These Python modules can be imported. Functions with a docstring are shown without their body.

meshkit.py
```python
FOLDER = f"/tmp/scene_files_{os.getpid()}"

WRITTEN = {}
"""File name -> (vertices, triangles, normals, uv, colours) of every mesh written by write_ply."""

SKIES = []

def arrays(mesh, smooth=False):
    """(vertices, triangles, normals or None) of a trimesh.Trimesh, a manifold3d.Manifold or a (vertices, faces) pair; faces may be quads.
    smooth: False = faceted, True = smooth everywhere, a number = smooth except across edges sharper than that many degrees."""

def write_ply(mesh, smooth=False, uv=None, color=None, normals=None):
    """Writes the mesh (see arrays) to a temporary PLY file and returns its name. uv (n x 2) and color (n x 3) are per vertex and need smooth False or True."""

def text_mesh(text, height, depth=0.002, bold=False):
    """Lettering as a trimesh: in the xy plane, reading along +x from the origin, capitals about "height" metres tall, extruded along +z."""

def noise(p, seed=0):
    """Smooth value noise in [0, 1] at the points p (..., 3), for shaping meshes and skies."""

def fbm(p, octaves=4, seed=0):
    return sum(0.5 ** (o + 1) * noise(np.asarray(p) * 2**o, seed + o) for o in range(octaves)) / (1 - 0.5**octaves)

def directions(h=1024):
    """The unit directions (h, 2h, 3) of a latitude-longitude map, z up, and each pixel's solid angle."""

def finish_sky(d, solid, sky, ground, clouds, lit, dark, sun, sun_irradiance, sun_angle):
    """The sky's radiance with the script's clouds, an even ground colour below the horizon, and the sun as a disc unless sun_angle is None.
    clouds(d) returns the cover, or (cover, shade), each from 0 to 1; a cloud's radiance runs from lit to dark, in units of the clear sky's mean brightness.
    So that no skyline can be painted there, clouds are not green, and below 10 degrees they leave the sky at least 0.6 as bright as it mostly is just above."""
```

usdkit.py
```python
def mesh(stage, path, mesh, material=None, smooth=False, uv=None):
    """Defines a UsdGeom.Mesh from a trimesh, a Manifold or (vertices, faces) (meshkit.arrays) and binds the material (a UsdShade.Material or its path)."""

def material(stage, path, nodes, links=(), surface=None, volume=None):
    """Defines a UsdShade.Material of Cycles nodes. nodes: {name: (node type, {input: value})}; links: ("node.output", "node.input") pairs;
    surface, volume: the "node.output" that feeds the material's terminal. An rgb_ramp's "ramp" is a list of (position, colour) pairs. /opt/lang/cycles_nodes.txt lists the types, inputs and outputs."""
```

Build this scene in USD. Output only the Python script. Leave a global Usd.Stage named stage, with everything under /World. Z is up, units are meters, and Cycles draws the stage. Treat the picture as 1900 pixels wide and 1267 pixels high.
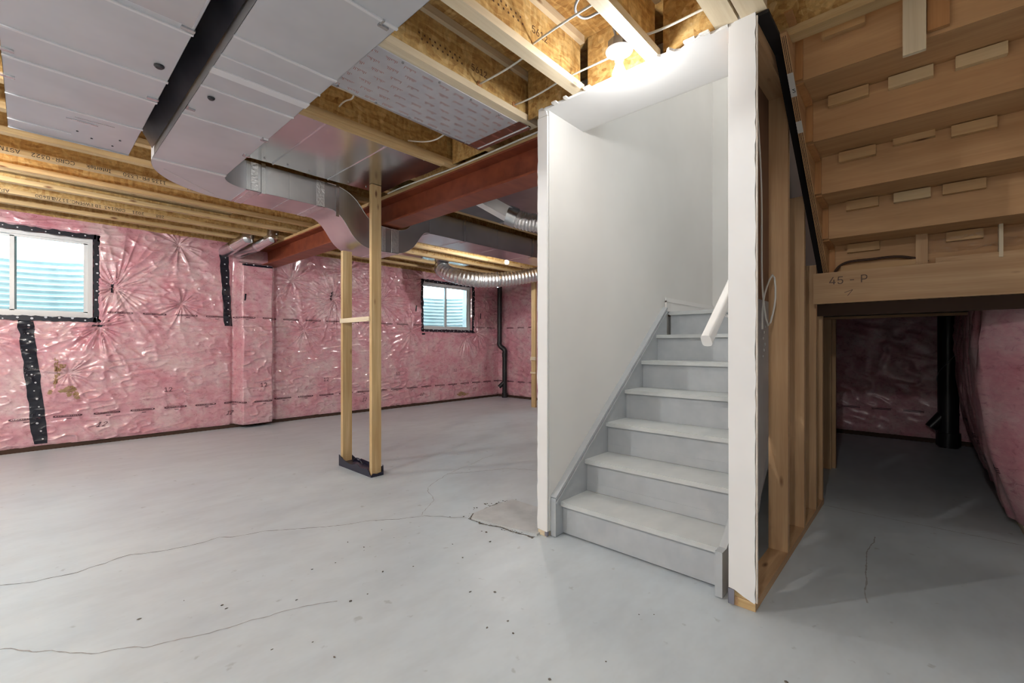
import math
import numpy as np
import trimesh
import meshkit, usdkit
from shapely.geometry import Polygon
from pxr import Usd, UsdGeom, UsdLux, UsdShade, Gf, Sdf

stage = Usd.Stage.CreateInMemory()
UsdGeom.SetStageUpAxis(stage, 'Z'); UsdGeom.SetStageMetersPerUnit(stage, 1.0)
UsdGeom.Xform.Define(stage, '/World'); UsdGeom.Scope.Define(stage, '/World/Looks')

# ------------------------------------------------------------------ camera, sky, exposure
TH = math.radians(42.65)                       # heading: X runs along the window wall, Y towards it
F_PX, W_PX, H_PX, HORIZON = 828.0, 1900.0, 1267.0, 641.0
cam = UsdGeom.Camera.Define(stage, '/World/camera')
cam.CreateHorizontalApertureAttr(36.0); cam.CreateVerticalApertureAttr(36.0 * H_PX / W_PX)
cam.CreateFocalLengthAttr(36.0 * F_PX / W_PX)
cam.CreateVerticalApertureOffsetAttr(36.0 * (HORIZON - H_PX / 2) / W_PX)
cam.CreateClippingRangeAttr((0.02, 200.0))
cr, sr = math.cos(TH), math.sin(TH)
M = Gf.Matrix4d(sr, -cr, 0, 0,   0, 0, 1, 0,   -cr, -sr, 0, 0,   0, 0, 1.1, 1)
cam.AddTransformOp().Set(M)
cam.CreateExposureAttr(1.70)

BULB = 330.0           # emission of the lamps; the one by the stairs is a weaker bulb
dome = UsdLux.DomeLight.Define(stage, '/World/sky')
dome.CreateColorAttr((0.80, 0.93, 1.0)); dome.CreateIntensityAttr(1.15)
hall = UsdLux.RectLight.Define(stage, '/World/upstairs_light')      # the lit hall above the stairwell
hall.CreateWidthAttr(1.4); hall.CreateHeightAttr(1.2); hall.CreateColorAttr((1.0, 0.95, 0.87)); hall.CreateIntensityAttr(1.4)
hall.AddTranslateOp().Set((3.6, 0.7, 5.0))

# ------------------------------------------------------------------ helpers
RNG = np.random.default_rng(7)
TAKEN = {}
MAT = {}


def path_for(name, parent=None):
    base = parent.GetPath().pathString if parent is not None else '/World'
    k = TAKEN.get((base, name), -1) + 1
    TAKEN[(base, name)] = k
    return f'{base}/{name}' + (f'_{k:03d}' if k else '')


def tag(p, label=None, cat=None, group=None, kind=None):
    p = p.GetPrim() if hasattr(p, 'GetPrim') else p
    for k, v in (('label', label), ('category', cat), ('group', group), ('kind', kind)):
        if v:
            p.SetCustomDataByKey(k, v)
    return p


def thing(name, label, cat, group=None, kind=None):
    x = UsdGeom.Xform.Define(stage, path_for(name))
    return tag(x.GetPrim(), label, cat, group, kind)


def obj(name, mesh, mat, parent=None, smooth=False, **kw):
    if isinstance(mesh, list):
        mesh = join(mesh)
    m = usdkit.mesh(stage, path_for(name, parent), mesh, MAT[mat], smooth=smooth)
    return tag(m.GetPrim(), **kw)


def struct(name, mesh, mat, parent=None, smooth=False, **kw):
    return obj(name, mesh, mat, parent, smooth, kind=None if parent is not None else 'structure', **kw)


def group_struct(name, label=None):
    return tag(UsdGeom.Xform.Define(stage, path_for(name)).GetPrim(), label, None, None, 'structure')


def join(ms):
    ms = [trimesh.Trimesh(np.asarray(m[0]), np.asarray(m[1]), process=False) if isinstance(m, tuple) else m for m in ms]
    return trimesh.util.concatenate(ms)


_S = np.array([[sx, sy, sz] for sx in (-1, 1) for sy in (-1, 1) for sz in (-1, 1)], float)
_P = np.array([[s * (1 - (0.2 if k == j else 0)) for k, s in enumerate(c)] for c in _S for j in range(3)])
_h = trimesh.convex.convex_hull(_P, repair=False) if False else trimesh.Trimesh(*(lambda h: (h.vertices, h.faces))(trimesh.Trimesh(_P).convex_hull))
_order = [int(np.argmin(((_P - v) ** 2).sum(1))) for v in _h.vertices]
_F = np.array([[_order[i] for i in f] for f in _h.faces])
_SG = np.repeat(_S, 3, 0)
_IN = np.tile(np.eye(3), (8, 1))


def box(x0, x1, y0, y1, z0, z1, c=0.0015):
    """A board with slightly broken edges."""
    lo, hi = np.array([min(x0, x1), min(y0, y1), min(z0, z1)]), np.array([max(x0, x1), max(y0, y1), max(z0, z1)])
    c = min(c, 0.3 * (hi - lo).min())
    if c <= 0:
        return trimesh.creation.box(bounds=[lo, hi])
    v = (lo + hi) / 2 + _SG * (hi - lo) / 2 - _SG * _IN * c
    return trimesh.Trimesh(v, _F, process=False)


def beam_between(a, b, w, h, up=(0, 0, 1), c=0.0015):
    """A board along a-b, w wide across, h thick along 'up'."""
    a, b = np.asarray(a, float), np.asarray(b, float)
    d = b - a; L = np.linalg.norm(d); d /= L
    s = np.cross(np.asarray(up, float), d); s /= np.linalg.norm(s)
    u = np.cross(d, s)
    m = box(0, L, -w / 2, w / 2, -h / 2, h / 2, c)
    m.vertices = a + m.vertices @ np.array([d, s, u])
    return m


def tube(pts, r, n=8, close=True):
    p = np.asarray(pts, float)
    t = np.gradient(p, axis=0); t /= np.linalg.norm(t, axis=1, keepdims=True) + 1e-12
    a = np.cross(t[0], [0, 0, 1.0] if abs(t[0][2]) < .9 else [1.0, 0, 0]); a /= np.linalg.norm(a)
    A = []
    for k in range(len(p)):
        a = a - t[k] * np.dot(a, t[k]); a /= np.linalg.norm(a); A.append(a.copy())
    A = np.array(A); B = np.cross(t, A)
    g = np.arange(n) * 2 * np.pi / n
    r = np.broadcast_to(r, (len(p),))
    v = p[:, None] + r[:, None, None] * (np.cos(g)[None, :, None] * A[:, None] + np.sin(g)[None, :, None] * B[:, None])
    i, j = np.meshgrid(np.arange(len(p) - 1), np.arange(n), indexing='ij')
    q = np.stack([i * n + j, i * n + (j + 1) % n, (i + 1) * n + (j + 1) % n, (i + 1) * n + j], -1).reshape(-1, 4)
    f = np.vstack([q[:, [0, 1, 2]], q[:, [0, 2, 3]]]); v = v.reshape(-1, 3)
    if close:
        k0, k1 = len(v), len(v) + 1
        v = np.vstack([v, p[0], p[-1]]); e = (len(p) - 1) * n
        c = [[k0, (j + 1) % n, j] for j in range(n)] + [[k1, e + j, e + (j + 1) % n] for j in range(n)]
        f = np.vstack([f, c])
    return trimesh.Trimesh(v, f, process=False)


def spline(pts, n=40):
    from scipy.interpolate import CubicSpline
    p = np.asarray(pts, float)
    s = np.r_[0, np.cumsum(np.linalg.norm(np.diff(p, axis=0), axis=1))]
    return CubicSpline(s, p)(np.linspace(0, s[-1], n))


def lathe(profile, n=24, at=(0, 0, 0)):
    m = trimesh.creation.revolve(np.asarray(profile, float), sections=n)
    m.apply_translation(at)
    return m


def prism_xz(poly, y0, y1):
    """A polygon in the x-z plane extruded from y0 to y1."""
    m = trimesh.creation.extrude_polygon(Polygon(poly), abs(y1 - y0), engine='earcut')
    v = m.vertices.copy()
    m.vertices = np.stack([v[:, 0], max(y0, y1) - v[:, 2], v[:, 1]], 1)
    return m


def prism_yz(poly, x0, x1):
    m = trimesh.creation.extrude_polygon(Polygon(poly), abs(x1 - x0), engine='earcut')
    v = m.vertices.copy()
    m.vertices = np.stack([min(x0, x1) + v[:, 2], v[:, 0], v[:, 1]], 1)
    return m


def prism_xy(poly, z0, z1):
    m = trimesh.creation.extrude_polygon(Polygon(poly), abs(z1 - z0), engine='earcut')
    m.apply_translation((0, 0, min(z0, z1)))
    return m


def placed_text(text, h, origin, right, up, depth=0.0006, bold=False):
    """Lettering standing at origin, reading along 'right', letters upright along 'up'."""
    m = meshkit.text_mesh(text, h, depth, bold)
    R, U = np.asarray(right, float), np.asarray(up, float)
    N = np.cross(R, U)
    m.vertices = np.asarray(origin, float) + m.vertices @ np.array([R, U, N])
    return m


# ------------------------------------------------------------------ materials
def mat(name, nodes, links, surface='p.BSDF'):
    MAT[name] = usdkit.material(stage, '/World/Looks/' + name, nodes, links, surface=surface)


def plain(name, col, rough=0.5, metal=0.0, **kw):
    mat(name, {'p': ('principled_bsdf', {'base_color': col, 'roughness': rough, 'metallic': metal, **kw})}, [])


def mottled(name, c1, c2, scale=(6, 6, 6), rough=0.6, metal=0.0, bump=0.0, detail=4, lo=.35, hi=.65, bscale=60, bdist=.003, **kw):
    n = {'t': ('texture_coordinate', {}), 'm': ('mapping', {'scale': scale}), 'n': ('noise_texture', {'scale': 1.0, 'detail': detail, 'roughness': .6}),
         'r': ('rgb_ramp', {'ramp': [(lo, c1), (hi, c2)]}), 'p': ('principled_bsdf', {'roughness': rough, 'metallic': metal, **kw})}
    l = [('t.object', 'm.vector'), ('m.vector', 'n.vector'), ('n.fac', 'r.fac'), ('r.color', 'p.base_color')]
    if bump:
        n['b'] = ('noise_texture', {'scale': bscale, 'detail': 3}); n['bm'] = ('bump', {'strength': bump, 'distance': bdist})
        l += [('t.object', 'b.vector'), ('b.fac', 'bm.height'), ('bm.normal', 'p.normal')]
    mat(name, n, l)


def lumber(name, axis, dark, light, knot=(.16, .07, .03), rough=.6, stretch=28, knots=True):
    s = [stretch] * 3; s['xyz'.index(axis)] = 1.3
    k = [9.0] * 3; k['xyz'.index(axis)] = 3.2
    n = {'t': ('texture_coordinate', {}), 'm': ('mapping', {'scale': s}), 'n': ('noise_texture', {'scale': 1.0, 'detail': 5, 'roughness': .65, 'distortion': .4}),
         'r': ('rgb_ramp', {'ramp': [(.3, dark), (.55, [(a + b) / 2 for a, b in zip(dark, light)]), (.72, light)]}),
         'm2': ('mapping', {'scale': (1.7, 1.7, 1.7)}), 'n2': ('noise_texture', {'scale': 1.0, 'detail': 2}), 'r2': ('rgb_ramp', {'ramp': [(.3, (.82, .80, .78)), (.7, (1.08, 1.06, 1.04))]}),
         'mx': ('mix', {'mix_type': 'multiply', 'fac': 1.0}), 'p': ('principled_bsdf', {'roughness': rough, 'specular_ior_level': .3})}
    l = [('t.object', 'm.vector'), ('m.vector', 'n.vector'), ('n.fac', 'r.fac'), ('t.object', 'm2.vector'), ('m2.vector', 'n2.vector'), ('n2.fac', 'r2.fac'), ('r.color', 'mx.color1'), ('r2.color', 'mx.color2')]
    out = 'mx.color'
    if knots:
        n['mk'] = ('mapping', {'scale': k}); n['v'] = ('voronoi_texture', {'scale': 1.0, 'randomness': 1.0})
        n['rk'] = ('rgb_ramp', {'ramp': [(.05, (1, 1, 1)), (.13, (0, 0, 0))]}); n['kx'] = ('mix', {'color2': knot})
        l += [('t.object', 'mk.vector'), ('mk.vector', 'v.vector'), ('v.distance', 'rk.fac'), ('rk.color', 'kx.fac'), (out, 'kx.color1')]
        out = 'kx.color'
    l.append((out, 'p.base_color'))
    mat(name, n, l)


def osb(name, rot=(0, 0, 0), tint=(1, 1, 1), plane='xz'):
    """Oriented strand board: two layers of long flakes of random tone."""
    st = {'xz': [(9, 40, 62), (42, 40, 13)], 'xy': [(9, 50, 30), (50, 9, 30)]}[plane]
    ramp = [(0, (.24, .105, .028)), (.22, (.42, .23, .07)), (.5, (.58, .37, .135)), (.8, (.68, .48, .21)), (1, (.80, .64, .36))]
    ramp = [(a, tuple(x * y for x, y in zip(c, tint))) for a, c in ramp]
    n = {'t': ('texture_coordinate', {}), 'd': ('noise_texture', {'scale': 7.0, 'detail': 2}), 'ad': ('vector_math', {'math_type': 'multiply_add', 'vector2': (.05, .05, .05)}),
         'm1': ('mapping', {'scale': st[0], 'rotation': (0, .35, .3)}), 'm2': ('mapping', {'scale': st[1], 'rotation': (0, -.3, -.5)}),
         'v1': ('voronoi_texture', {'scale': 1.0}), 'v2': ('voronoi_texture', {'scale': 1.0}), 'mx': ('mix', {'fac': .5}),
         'b': ('rgb_to_bw', {}), 'r': ('rgb_ramp', {'ramp': ramp}), 'n': ('noise_texture', {'scale': 40, 'detail': 4}), 'rn': ('rgb_ramp', {'ramp': [(.3, (.75, .72, .68)), (.7, (1.1, 1.1, 1.1))]}),
         'mm': ('mix', {'mix_type': 'multiply', 'fac': 1.0}), 'bm': ('bump', {'strength': .35, 'distance': .004}), 'p': ('principled_bsdf', {'roughness': .55})}
    l = [('t.object', 'd.vector'), ('d.color', 'ad.vector1'), ('t.object', 'ad.vector3'), ('ad.vector', 'm1.vector'), ('ad.vector', 'm2.vector'), ('m1.vector', 'v1.vector'), ('m2.vector', 'v2.vector'),
         ('v1.color', 'mx.color1'), ('v2.color', 'mx.color2'), ('mx.color', 'b.color'), ('b.val', 'r.fac'), ('t.object', 'n.vector'), ('n.fac', 'rn.fac'), ('r.color', 'mm.color1'), ('rn.color', 'mm.color2'),
         ('mm.color', 'p.base_color'), ('b.val', 'bm.height'), ('bm.normal', 'p.normal')]
    mat(name, n, l)


osb('osb_web'); osb('osb_sheet', plane='xy', tint=(.9, .85, .8))
LX = ((.50, .33, .15), (.72, .55, .31))
for a in 'xyz':
    lumber('lumber_' + a, a, *LX)
    lumber('pale_' + a, a, (.66, .55, .38), (.80, .71, .54))
    lumber('tan_' + a, a, (.48, .29, .15), (.64, .43, .25))
    lumber('ply_' + a, a, (.45, .25, .115), (.63, .39, .20), stretch=16, knots=False)
lumber('block_y', 'y', (.50, .30, .14), (.64, .43, .22))
lumber('pale_block_y', 'y', (.60, .44, .25), (.72, .56, .34))
lumber('orange_z', 'z', (.42, .20, .08), (.55, .29, .12))
lumber('brown_paper', 'z', (.20, .105, .06), (.25, .135, .08), knots=False)
# concrete
mat('concrete', {'t': ('texture_coordinate', {}), 'n1': ('noise_texture', {'scale': .9, 'detail': 6, 'roughness': .62}), 'r1': ('rgb_ramp', {'ramp': [(.3, (.475, .53, .575)), (.7, (.575, .63, .665))]}),
                 'm2': ('mapping', {'scale': (2.6, 5.5, 1), 'rotation': (0, 0, .5)}), 'n2': ('noise_texture', {'scale': 1.0, 'detail': 5, 'roughness': .7}), 'r2': ('rgb_ramp', {'ramp': [(.32, (.92, .915, .915)), (.6, (1.02, 1.02, 1.02))]}),
                 'n3': ('noise_texture', {'scale': 14, 'detail': 3}), 'r3': ('rgb_ramp', {'ramp': [(.26, (.62, .60, .58)), (.32, (1, 1, 1))]}),
                 'x1': ('mix', {'mix_type': 'multiply', 'fac': 1.0}), 'x2': ('mix', {'mix_type': 'multiply', 'fac': .6}), 'rr': ('rgb_ramp', {'ramp': [(.3, (.34, .34, .34)), (.7, (.52, .52, .52))]}),
                 'b': ('bump', {'strength': .12, 'distance': .004}), 'p': ('principled_bsdf', {'specular_ior_level': .45})},
    [('t.object', 'n1.vector'), ('n1.fac', 'r1.fac'), ('t.object', 'm2.vector'), ('m2.vector', 'n2.vector'), ('n2.fac', 'r2.fac'), ('t.object', 'n3.vector'), ('n3.fac', 'r3.fac'),
     ('r1.color', 'x1.color1'), ('r2.color', 'x1.color2'), ('x1.color', 'x2.color1'), ('r3.color', 'x2.color2'), ('x2.color', 'p.base_color'), ('n1.fac', 'rr.fac'), ('rr.color', 'p.roughness'),
     ('n2.fac', 'b.height'), ('b.normal', 'p.normal')])
mottled('patch_concrete', (.47, .49, .50), (.57, .59, .60), (7, 7, 7), .7, bump=.2)
mottled('grit', (.05, .045, .04), (.22, .20, .18), (40, 40, 40), .9)
plain('crack_line', (.20, .20, .20), .9); plain('hairline', (.33, .33, .335), .9)
# pink fibreglass under clear polythene
mat('pink_batt', {'t': ('texture_coordinate', {}), 'n1': ('noise_texture', {'scale': 3.2, 'detail': 6, 'roughness': .7}), 'r1': ('rgb_ramp', {'ramp': [(.30, (.60, .23, .29)), (.46, (.66, .33, .38)), (.58, (.69, .44, .47)), (.72, (.71, .54, .54))]}),
                  'm2': ('mapping', {'scale': (14, 14, 22)}), 'n2': ('noise_texture', {'scale': 1.0, 'detail': 5, 'roughness': .7, 'distortion': 1.2}), 'r2': ('rgb_ramp', {'ramp': [(.30, (.66, .50, .54)), (.44, (.96, .94, .94)), (.7, (1.1, 1.1, 1.1))]}),
                  'x': ('mix', {'mix_type': 'multiply', 'fac': 1.0}), 'nb': ('noise_texture', {'scale': 26, 'detail': 3, 'distortion': 1.5}), 'b': ('bump', {'strength': .16, 'distance': .006}),
                  'p': ('principled_bsdf', {'roughness': .7, 'coat_weight': 1.0, 'coat_roughness': .13, 'coat_ior': 2.0, 'specular_ior_level': .3})},
    [('t.object', 'n1.vector'), ('n1.fac', 'r1.fac'), ('t.object', 'm2.vector'), ('m2.vector', 'n2.vector'), ('n2.fac', 'r2.fac'), ('r1.color', 'x.color1'), ('r2.color', 'x.color2'), ('x.color', 'p.base_color'),
     ('t.object', 'nb.vector'), ('nb.fac', 'b.height'), ('b.normal', 'p.coat_normal')])
mat('pink_dull', {'t': ('texture_coordinate', {}), 'n1': ('noise_texture', {'scale': 3.2, 'detail': 6, 'roughness': .7}), 'r1': ('rgb_ramp', {'ramp': [(.30, (.60, .23, .29)), (.46, (.66, .33, .38)), (.58, (.69, .44, .47)), (.72, (.71, .54, .54))]}),
                  'm2': ('mapping', {'scale': (14, 14, 22)}), 'n2': ('noise_texture', {'scale': 1.0, 'detail': 5, 'roughness': .7, 'distortion': 1.2}), 'r2': ('rgb_ramp', {'ramp': [(.30, (.66, .50, .54)), (.44, (.96, .94, .94)), (.7, (1.1, 1.1, 1.1))]}),
                  'x': ('mix', {'mix_type': 'multiply', 'fac': 1.0}), 'nb': ('noise_texture', {'scale': 26, 'detail': 3, 'distortion': 1.5}), 'b': ('bump', {'strength': .16, 'distance': .006}),
                  'p': ('principled_bsdf', {'roughness': .7, 'coat_weight': 1.0, 'coat_roughness': .22, 'coat_ior': 1.4, 'specular_ior_level': .3})},
    [('t.object', 'n1.vector'), ('n1.fac', 'r1.fac'), ('t.object', 'm2.vector'), ('m2.vector', 'n2.vector'), ('n2.fac', 'r2.fac'), ('r1.color', 'x.color1'), ('r2.color', 'x.color2'), ('x.color', 'p.base_color'),
     ('t.object', 'nb.vector'), ('nb.fac', 'b.height'), ('b.normal', 'p.coat_normal')])
mottled('brown_stain', (.30, .19, .08), (.40, .24, .14), (30, 30, 30), .5, coat_weight=.6)
plain('print_ink', (.10, .035, .05), .5); plain('black_ink', (.025, .022, .02), .6); plain('brown_ink', (.12, .06, .03), .6); plain('red_ink', (.45, .16, .13), .5); plain('pencil', (.14, .085, .06), .7)
plain('black_tape', (.012, .013, .022), .28); plain('tape_white', (.55, .56, .60), .4); plain('black_pipe', (.012, .012, .014), .35)
plain('black_poly', (.012, .012, .030), .3)
# metal
def sheet(name, c1, c2, rough, sc=(2, 2, 2), bump=.12, metal=1.0):
    mottled(name, c1, c2, sc, rough, metal, bump=bump, bscale=2.2, bdist=.02)
sheet('galvanised', (.58, .59, .60), (.70, .71, .72), .27)
sheet('duct_dull', (.56, .57, .60), (.64, .65, .68), .42, metal=.55)
sheet('shiny_sheet', (.62, .63, .64), (.72, .73, .74), .20, bump=.2)
sheet('shaded_sheet', (.20, .21, .23), (.30, .31, .33), .3)  # sheet metal darkened in colour for the shaded bays beyond the beam
mottled('foil', (.66, .67, .68), (.80, .80, .80), (30, 30, 30), .34, 1.0, bump=.7, bscale=45, bdist=.006)
mottled('well_metal', (.55, .61, .62), (.66, .71, .715), (5, 5, 5), .45, .55)
mottled('foil_board', (.48, .48, .52), (.54, .54, .57), (9, 9, 9), .38, .2)
plain('seam_highlight', (.74, .74, .76), .45, .25)  # pale colour stands in for the light the raised cleats reflect
mottled('gap_shade_sheet', (.012, .012, .018), (.05, .045, .055), (1.5, 5, 5), .35)  # near-black tone stands in for the shade between the ducts
plain('dark_plug', (.02, .02, .025), .4); plain('steel_bead', (.32, .31, .36), .4, .8)
mottled('red_primer', (.20, .042, .018), (.30, .072, .030), (3, 9, 9), .45, 0, bump=.08)
# drywall, paint, plastic
mottled('drywall', (.74, .735, .73), (.80, .795, .79), (1.5, 1.5, 1.5), .7, bump=.04, bscale=90)
mottled('stair_white', (.73, .72, .70), (.775, .765, .745), (1.2, 1.2, 1.2), .6, bump=.03, bscale=90)
mottled('gypsum_edge', (.50, .44, .38), (.66, .60, .53), (60, 60, 14), .9)
mottled('torn_paper', (.70, .68, .64), (.85, .84, .82), (60, 60, 60), .9, bump=.5)
mottled('grey_paint', (.40, .425, .45), (.46, .485, .505), (5, 9, 9), .5, bump=.1, bscale=50, lo=.3, hi=.7)
mottled('tread_paint', (.50, .525, .53), (.57, .59, .59), (5, 9, 9), .55, bump=.1, bscale=50, lo=.3, hi=.7)
mottled('grey_paper', (.34, .31, .30), (.40, .37, .36), (3, 3, 3), .8)
plain('white_paint', (.80, .79, .78), .35); plain('vinyl', (.70, .715, .72), .35); plain('vinyl_dark', (.16, .18, .19), .4)
plain('cable_white', (.72, .70, .64), .45); plain('cable_grey', (.36, .37, .40), .35, .4); plain('box_grey', (.33, .33, .33), .4, .7); plain('porcelain', (.80, .80, .79), .3)
plain('sticker', (.55, .53, .50), .6); plain('dark_wood_and_shade', (.06, .03, .018), .8); plain('void_shade', (.012, .009, .009), .9); plain('nail', (.5, .5, .5), .3, 1.0)  # the two darkest browns also paint shade into gaps and stud bays
for nm, st in (('weak_bulb', .28), ('far_bulb', .95), ('fill_side_bulb', 1.2), ('fill_bright_bulb', 1.95)):  # side and bright ones belong to unseen bulbs added as fill light
    mat(nm, {'e': ('emission', {'color': (1.0, .985, .96), 'strength': BULB * st})}, [], 'e.emission')
mat('glass', {'f': ('fresnel', {'IOR': 1.45}), 't': ('transparent_bsdf', {'color': (.86, .95, .96)}), 'g': ('glossy_bsdf', {'roughness': .02, 'color': (.9, .9, .9)}), 'x': ('mix_closure', {})},
    [('f.fac', 'x.fac'), ('t.BSDF', 'x.closure1'), ('g.BSDF', 'x.closure2')], 'x.closure')
mat('clear_film', {'t': ('transparent_bsdf', {'color': (.93, .92, .92)}), 'g': ('glossy_bsdf', {'roughness': .12, 'color': (.9, .9, .9)}), 'f': ('layer_weight', {'blend': .35}), 'x': ('mix_closure', {})},
    [('f.facing', 'x.fac'), ('t.BSDF', 'x.closure1'), ('g.BSDF', 'x.closure2')], 'x.closure')

# ------------------------------------------------------------------ dimensions
ZJ = 2.465            # underside of the joists
WALL_Y, FAR_X, RIGHT_Y, BACK_X = 6.85, 7.0, -0.50, -2.2
TOP = 5.1             # ceiling of the floor above, over the stairwell
SLAB0, SLAB1 = 2.767, 2.787

# ------------------------------------------------------------------ the pink wall with its wrinkles
STARS = [(a, b, c, int(d * 1.5)) for a, b, c, d in [(.676, 1.758, .42, 20), (.548, 1.313, .40, 17), (1.273, 2.353, .35, 11), (3.259, 1.831, .42, 22), (4.043, 1.845, .40, 22), (3.464, 2.30, .3, 12), (4.695, 1.36, .33, 13), (6.014, 1.275, .35, 14),
         (-.30, 1.20, .35, 15), (.30, .80, .22, 9), (2.62, 2.05, .30, 12), (5.0, 2.33, .2, 9), (1.30, 1.62, .25, 12), (6.30, 1.36, .25, 10), (-1.2, 1.6, .4, 18), (2.8, 1.33, .26, 12)]]


def wall_h(x, z):
    """How far the plastic stands out from the wall plane (metres)."""
    x, z = np.asarray(x, float), np.asarray(z, float)
    p = np.stack([x, z, np.zeros_like(x)], -1)
    h = .035 * (meshkit.fbm(p * 1.7, 3, 3) - .4) + .012 * (meshkit.fbm(p * 7, 2, 5) - .5)
    q = np.stack([x * 9 + 3 * z, z * 16 - 2 * x, np.zeros_like(x)], -1)
    rid = 1 - np.abs(2 * meshkit.noise(q, 11) - 1)
    h = h + .022 * rid ** 3 * meshkit.noise(p * 2.3, 21)
    for k, (sx, sz, R, n) in enumerate(STARS):
        dx, dz = x - sx, z - sz
        r = np.hypot(dx, dz) + 1e-6
        a = np.arctan2(dz, dx)
        w = np.exp(-(r / (1.25 * R)) ** 2) * np.clip(r / .05, 0, 1)
        rr = np.stack([np.cos(a) * n / 4.0 + 40 * k, np.sin(a) * n / 4.0, r * 1.6], -1)
        f = 1 - np.abs(2 * meshkit.noise(rr, 31 + k) - 1)
        h = h + .040 * w * (f ** 2.2 - .25) - .02 * np.exp(-(r / .05) ** 2)
    h = h - .010 * np.exp(-((z - 1.36 - .015 * np.sin(x * 3)) / .012) ** 2)
    h = h - .05 * np.clip((.10 - z) / .1, 0, 1) ** 2 - .03 * np.clip((z - 2.38) / .1, 0, 1)
    dp = np.abs(x - 2.12)                                    # batt-wrapped column under the beam
    col = np.clip((.235 - dp) / .06, 0, 1); col = col * col * (3 - 2 * col)
    h = h + .15 * col * np.clip((2.23 - z) / .03, 0, 1) + .03 * col * np.sin(z * 7) * .4 - .03 * np.exp(-((x - 2.375) / .025) ** 2) - .035 * np.exp(-((x - 1.86) / .025) ** 2) * np.clip((2.35 - z) / .3, 0, 1)
    return h + .05


def wall_y(x, z):
    return WALL_Y - wall_h(x, z)


WIN = [(-.70, .50), (4.95, 6.17)]
WZ = (1.405, 2.295)


def grid_faces(nx, nz):
    i, j = np.meshgrid(np.arange(nx - 1), np.arange(nz - 1), indexing='ij')
    a = i * nz + j
    return a.ravel(), (a + 1).ravel(), (a + nz + 1).ravel(), (a + nz).ravel()


def on_wall(x0, x1, z0, z1, off=.0015, step=.012, ragged=0.0, slant=0.0, seed=0):
    """A strip lying on the wrinkled plastic."""
    nx, nz = max(2, int(abs(x1 - x0) / step) + 1), max(2, int(abs(z1 - z0) / step) + 1)
    X, Z = np.meshgrid(np.linspace(x0, x1, nx), np.linspace(z0, z1, nz), indexing='ij')
    if ragged:
        e = np.stack([X * 0 + (X > (x0 + x1) / 2) * 7.7, Z * 14, Z * 0 + seed], -1)
        X = X + ragged * (meshkit.noise(e, seed) - .5)
    X = X + slant * (Z - z1)
    v = np.stack([X, wall_y(X, Z) - off, Z], -1).reshape(-1, 3)
    a, b, c, d = grid_faces(nx, nz)
    return trimesh.Trimesh(v, np.vstack([np.stack([a, d, c], 1), np.stack([a, c, b], 1)]), process=False)


def text_on_wall(text, h, x, z, lean=0.0, off=.0025):
    m = meshkit.text_mesh(text, h, .0005)
    m = m.subdivide_to_size(.03) if hasattr(m, 'subdivide_to_size') else m
    v = m.vertices
    X, Z = x + v[:, 0] + lean * v[:, 1], z + v[:, 1]
    m.vertices = np.stack([X, wall_y(X, Z) - off, Z], 1)
    return m


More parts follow.
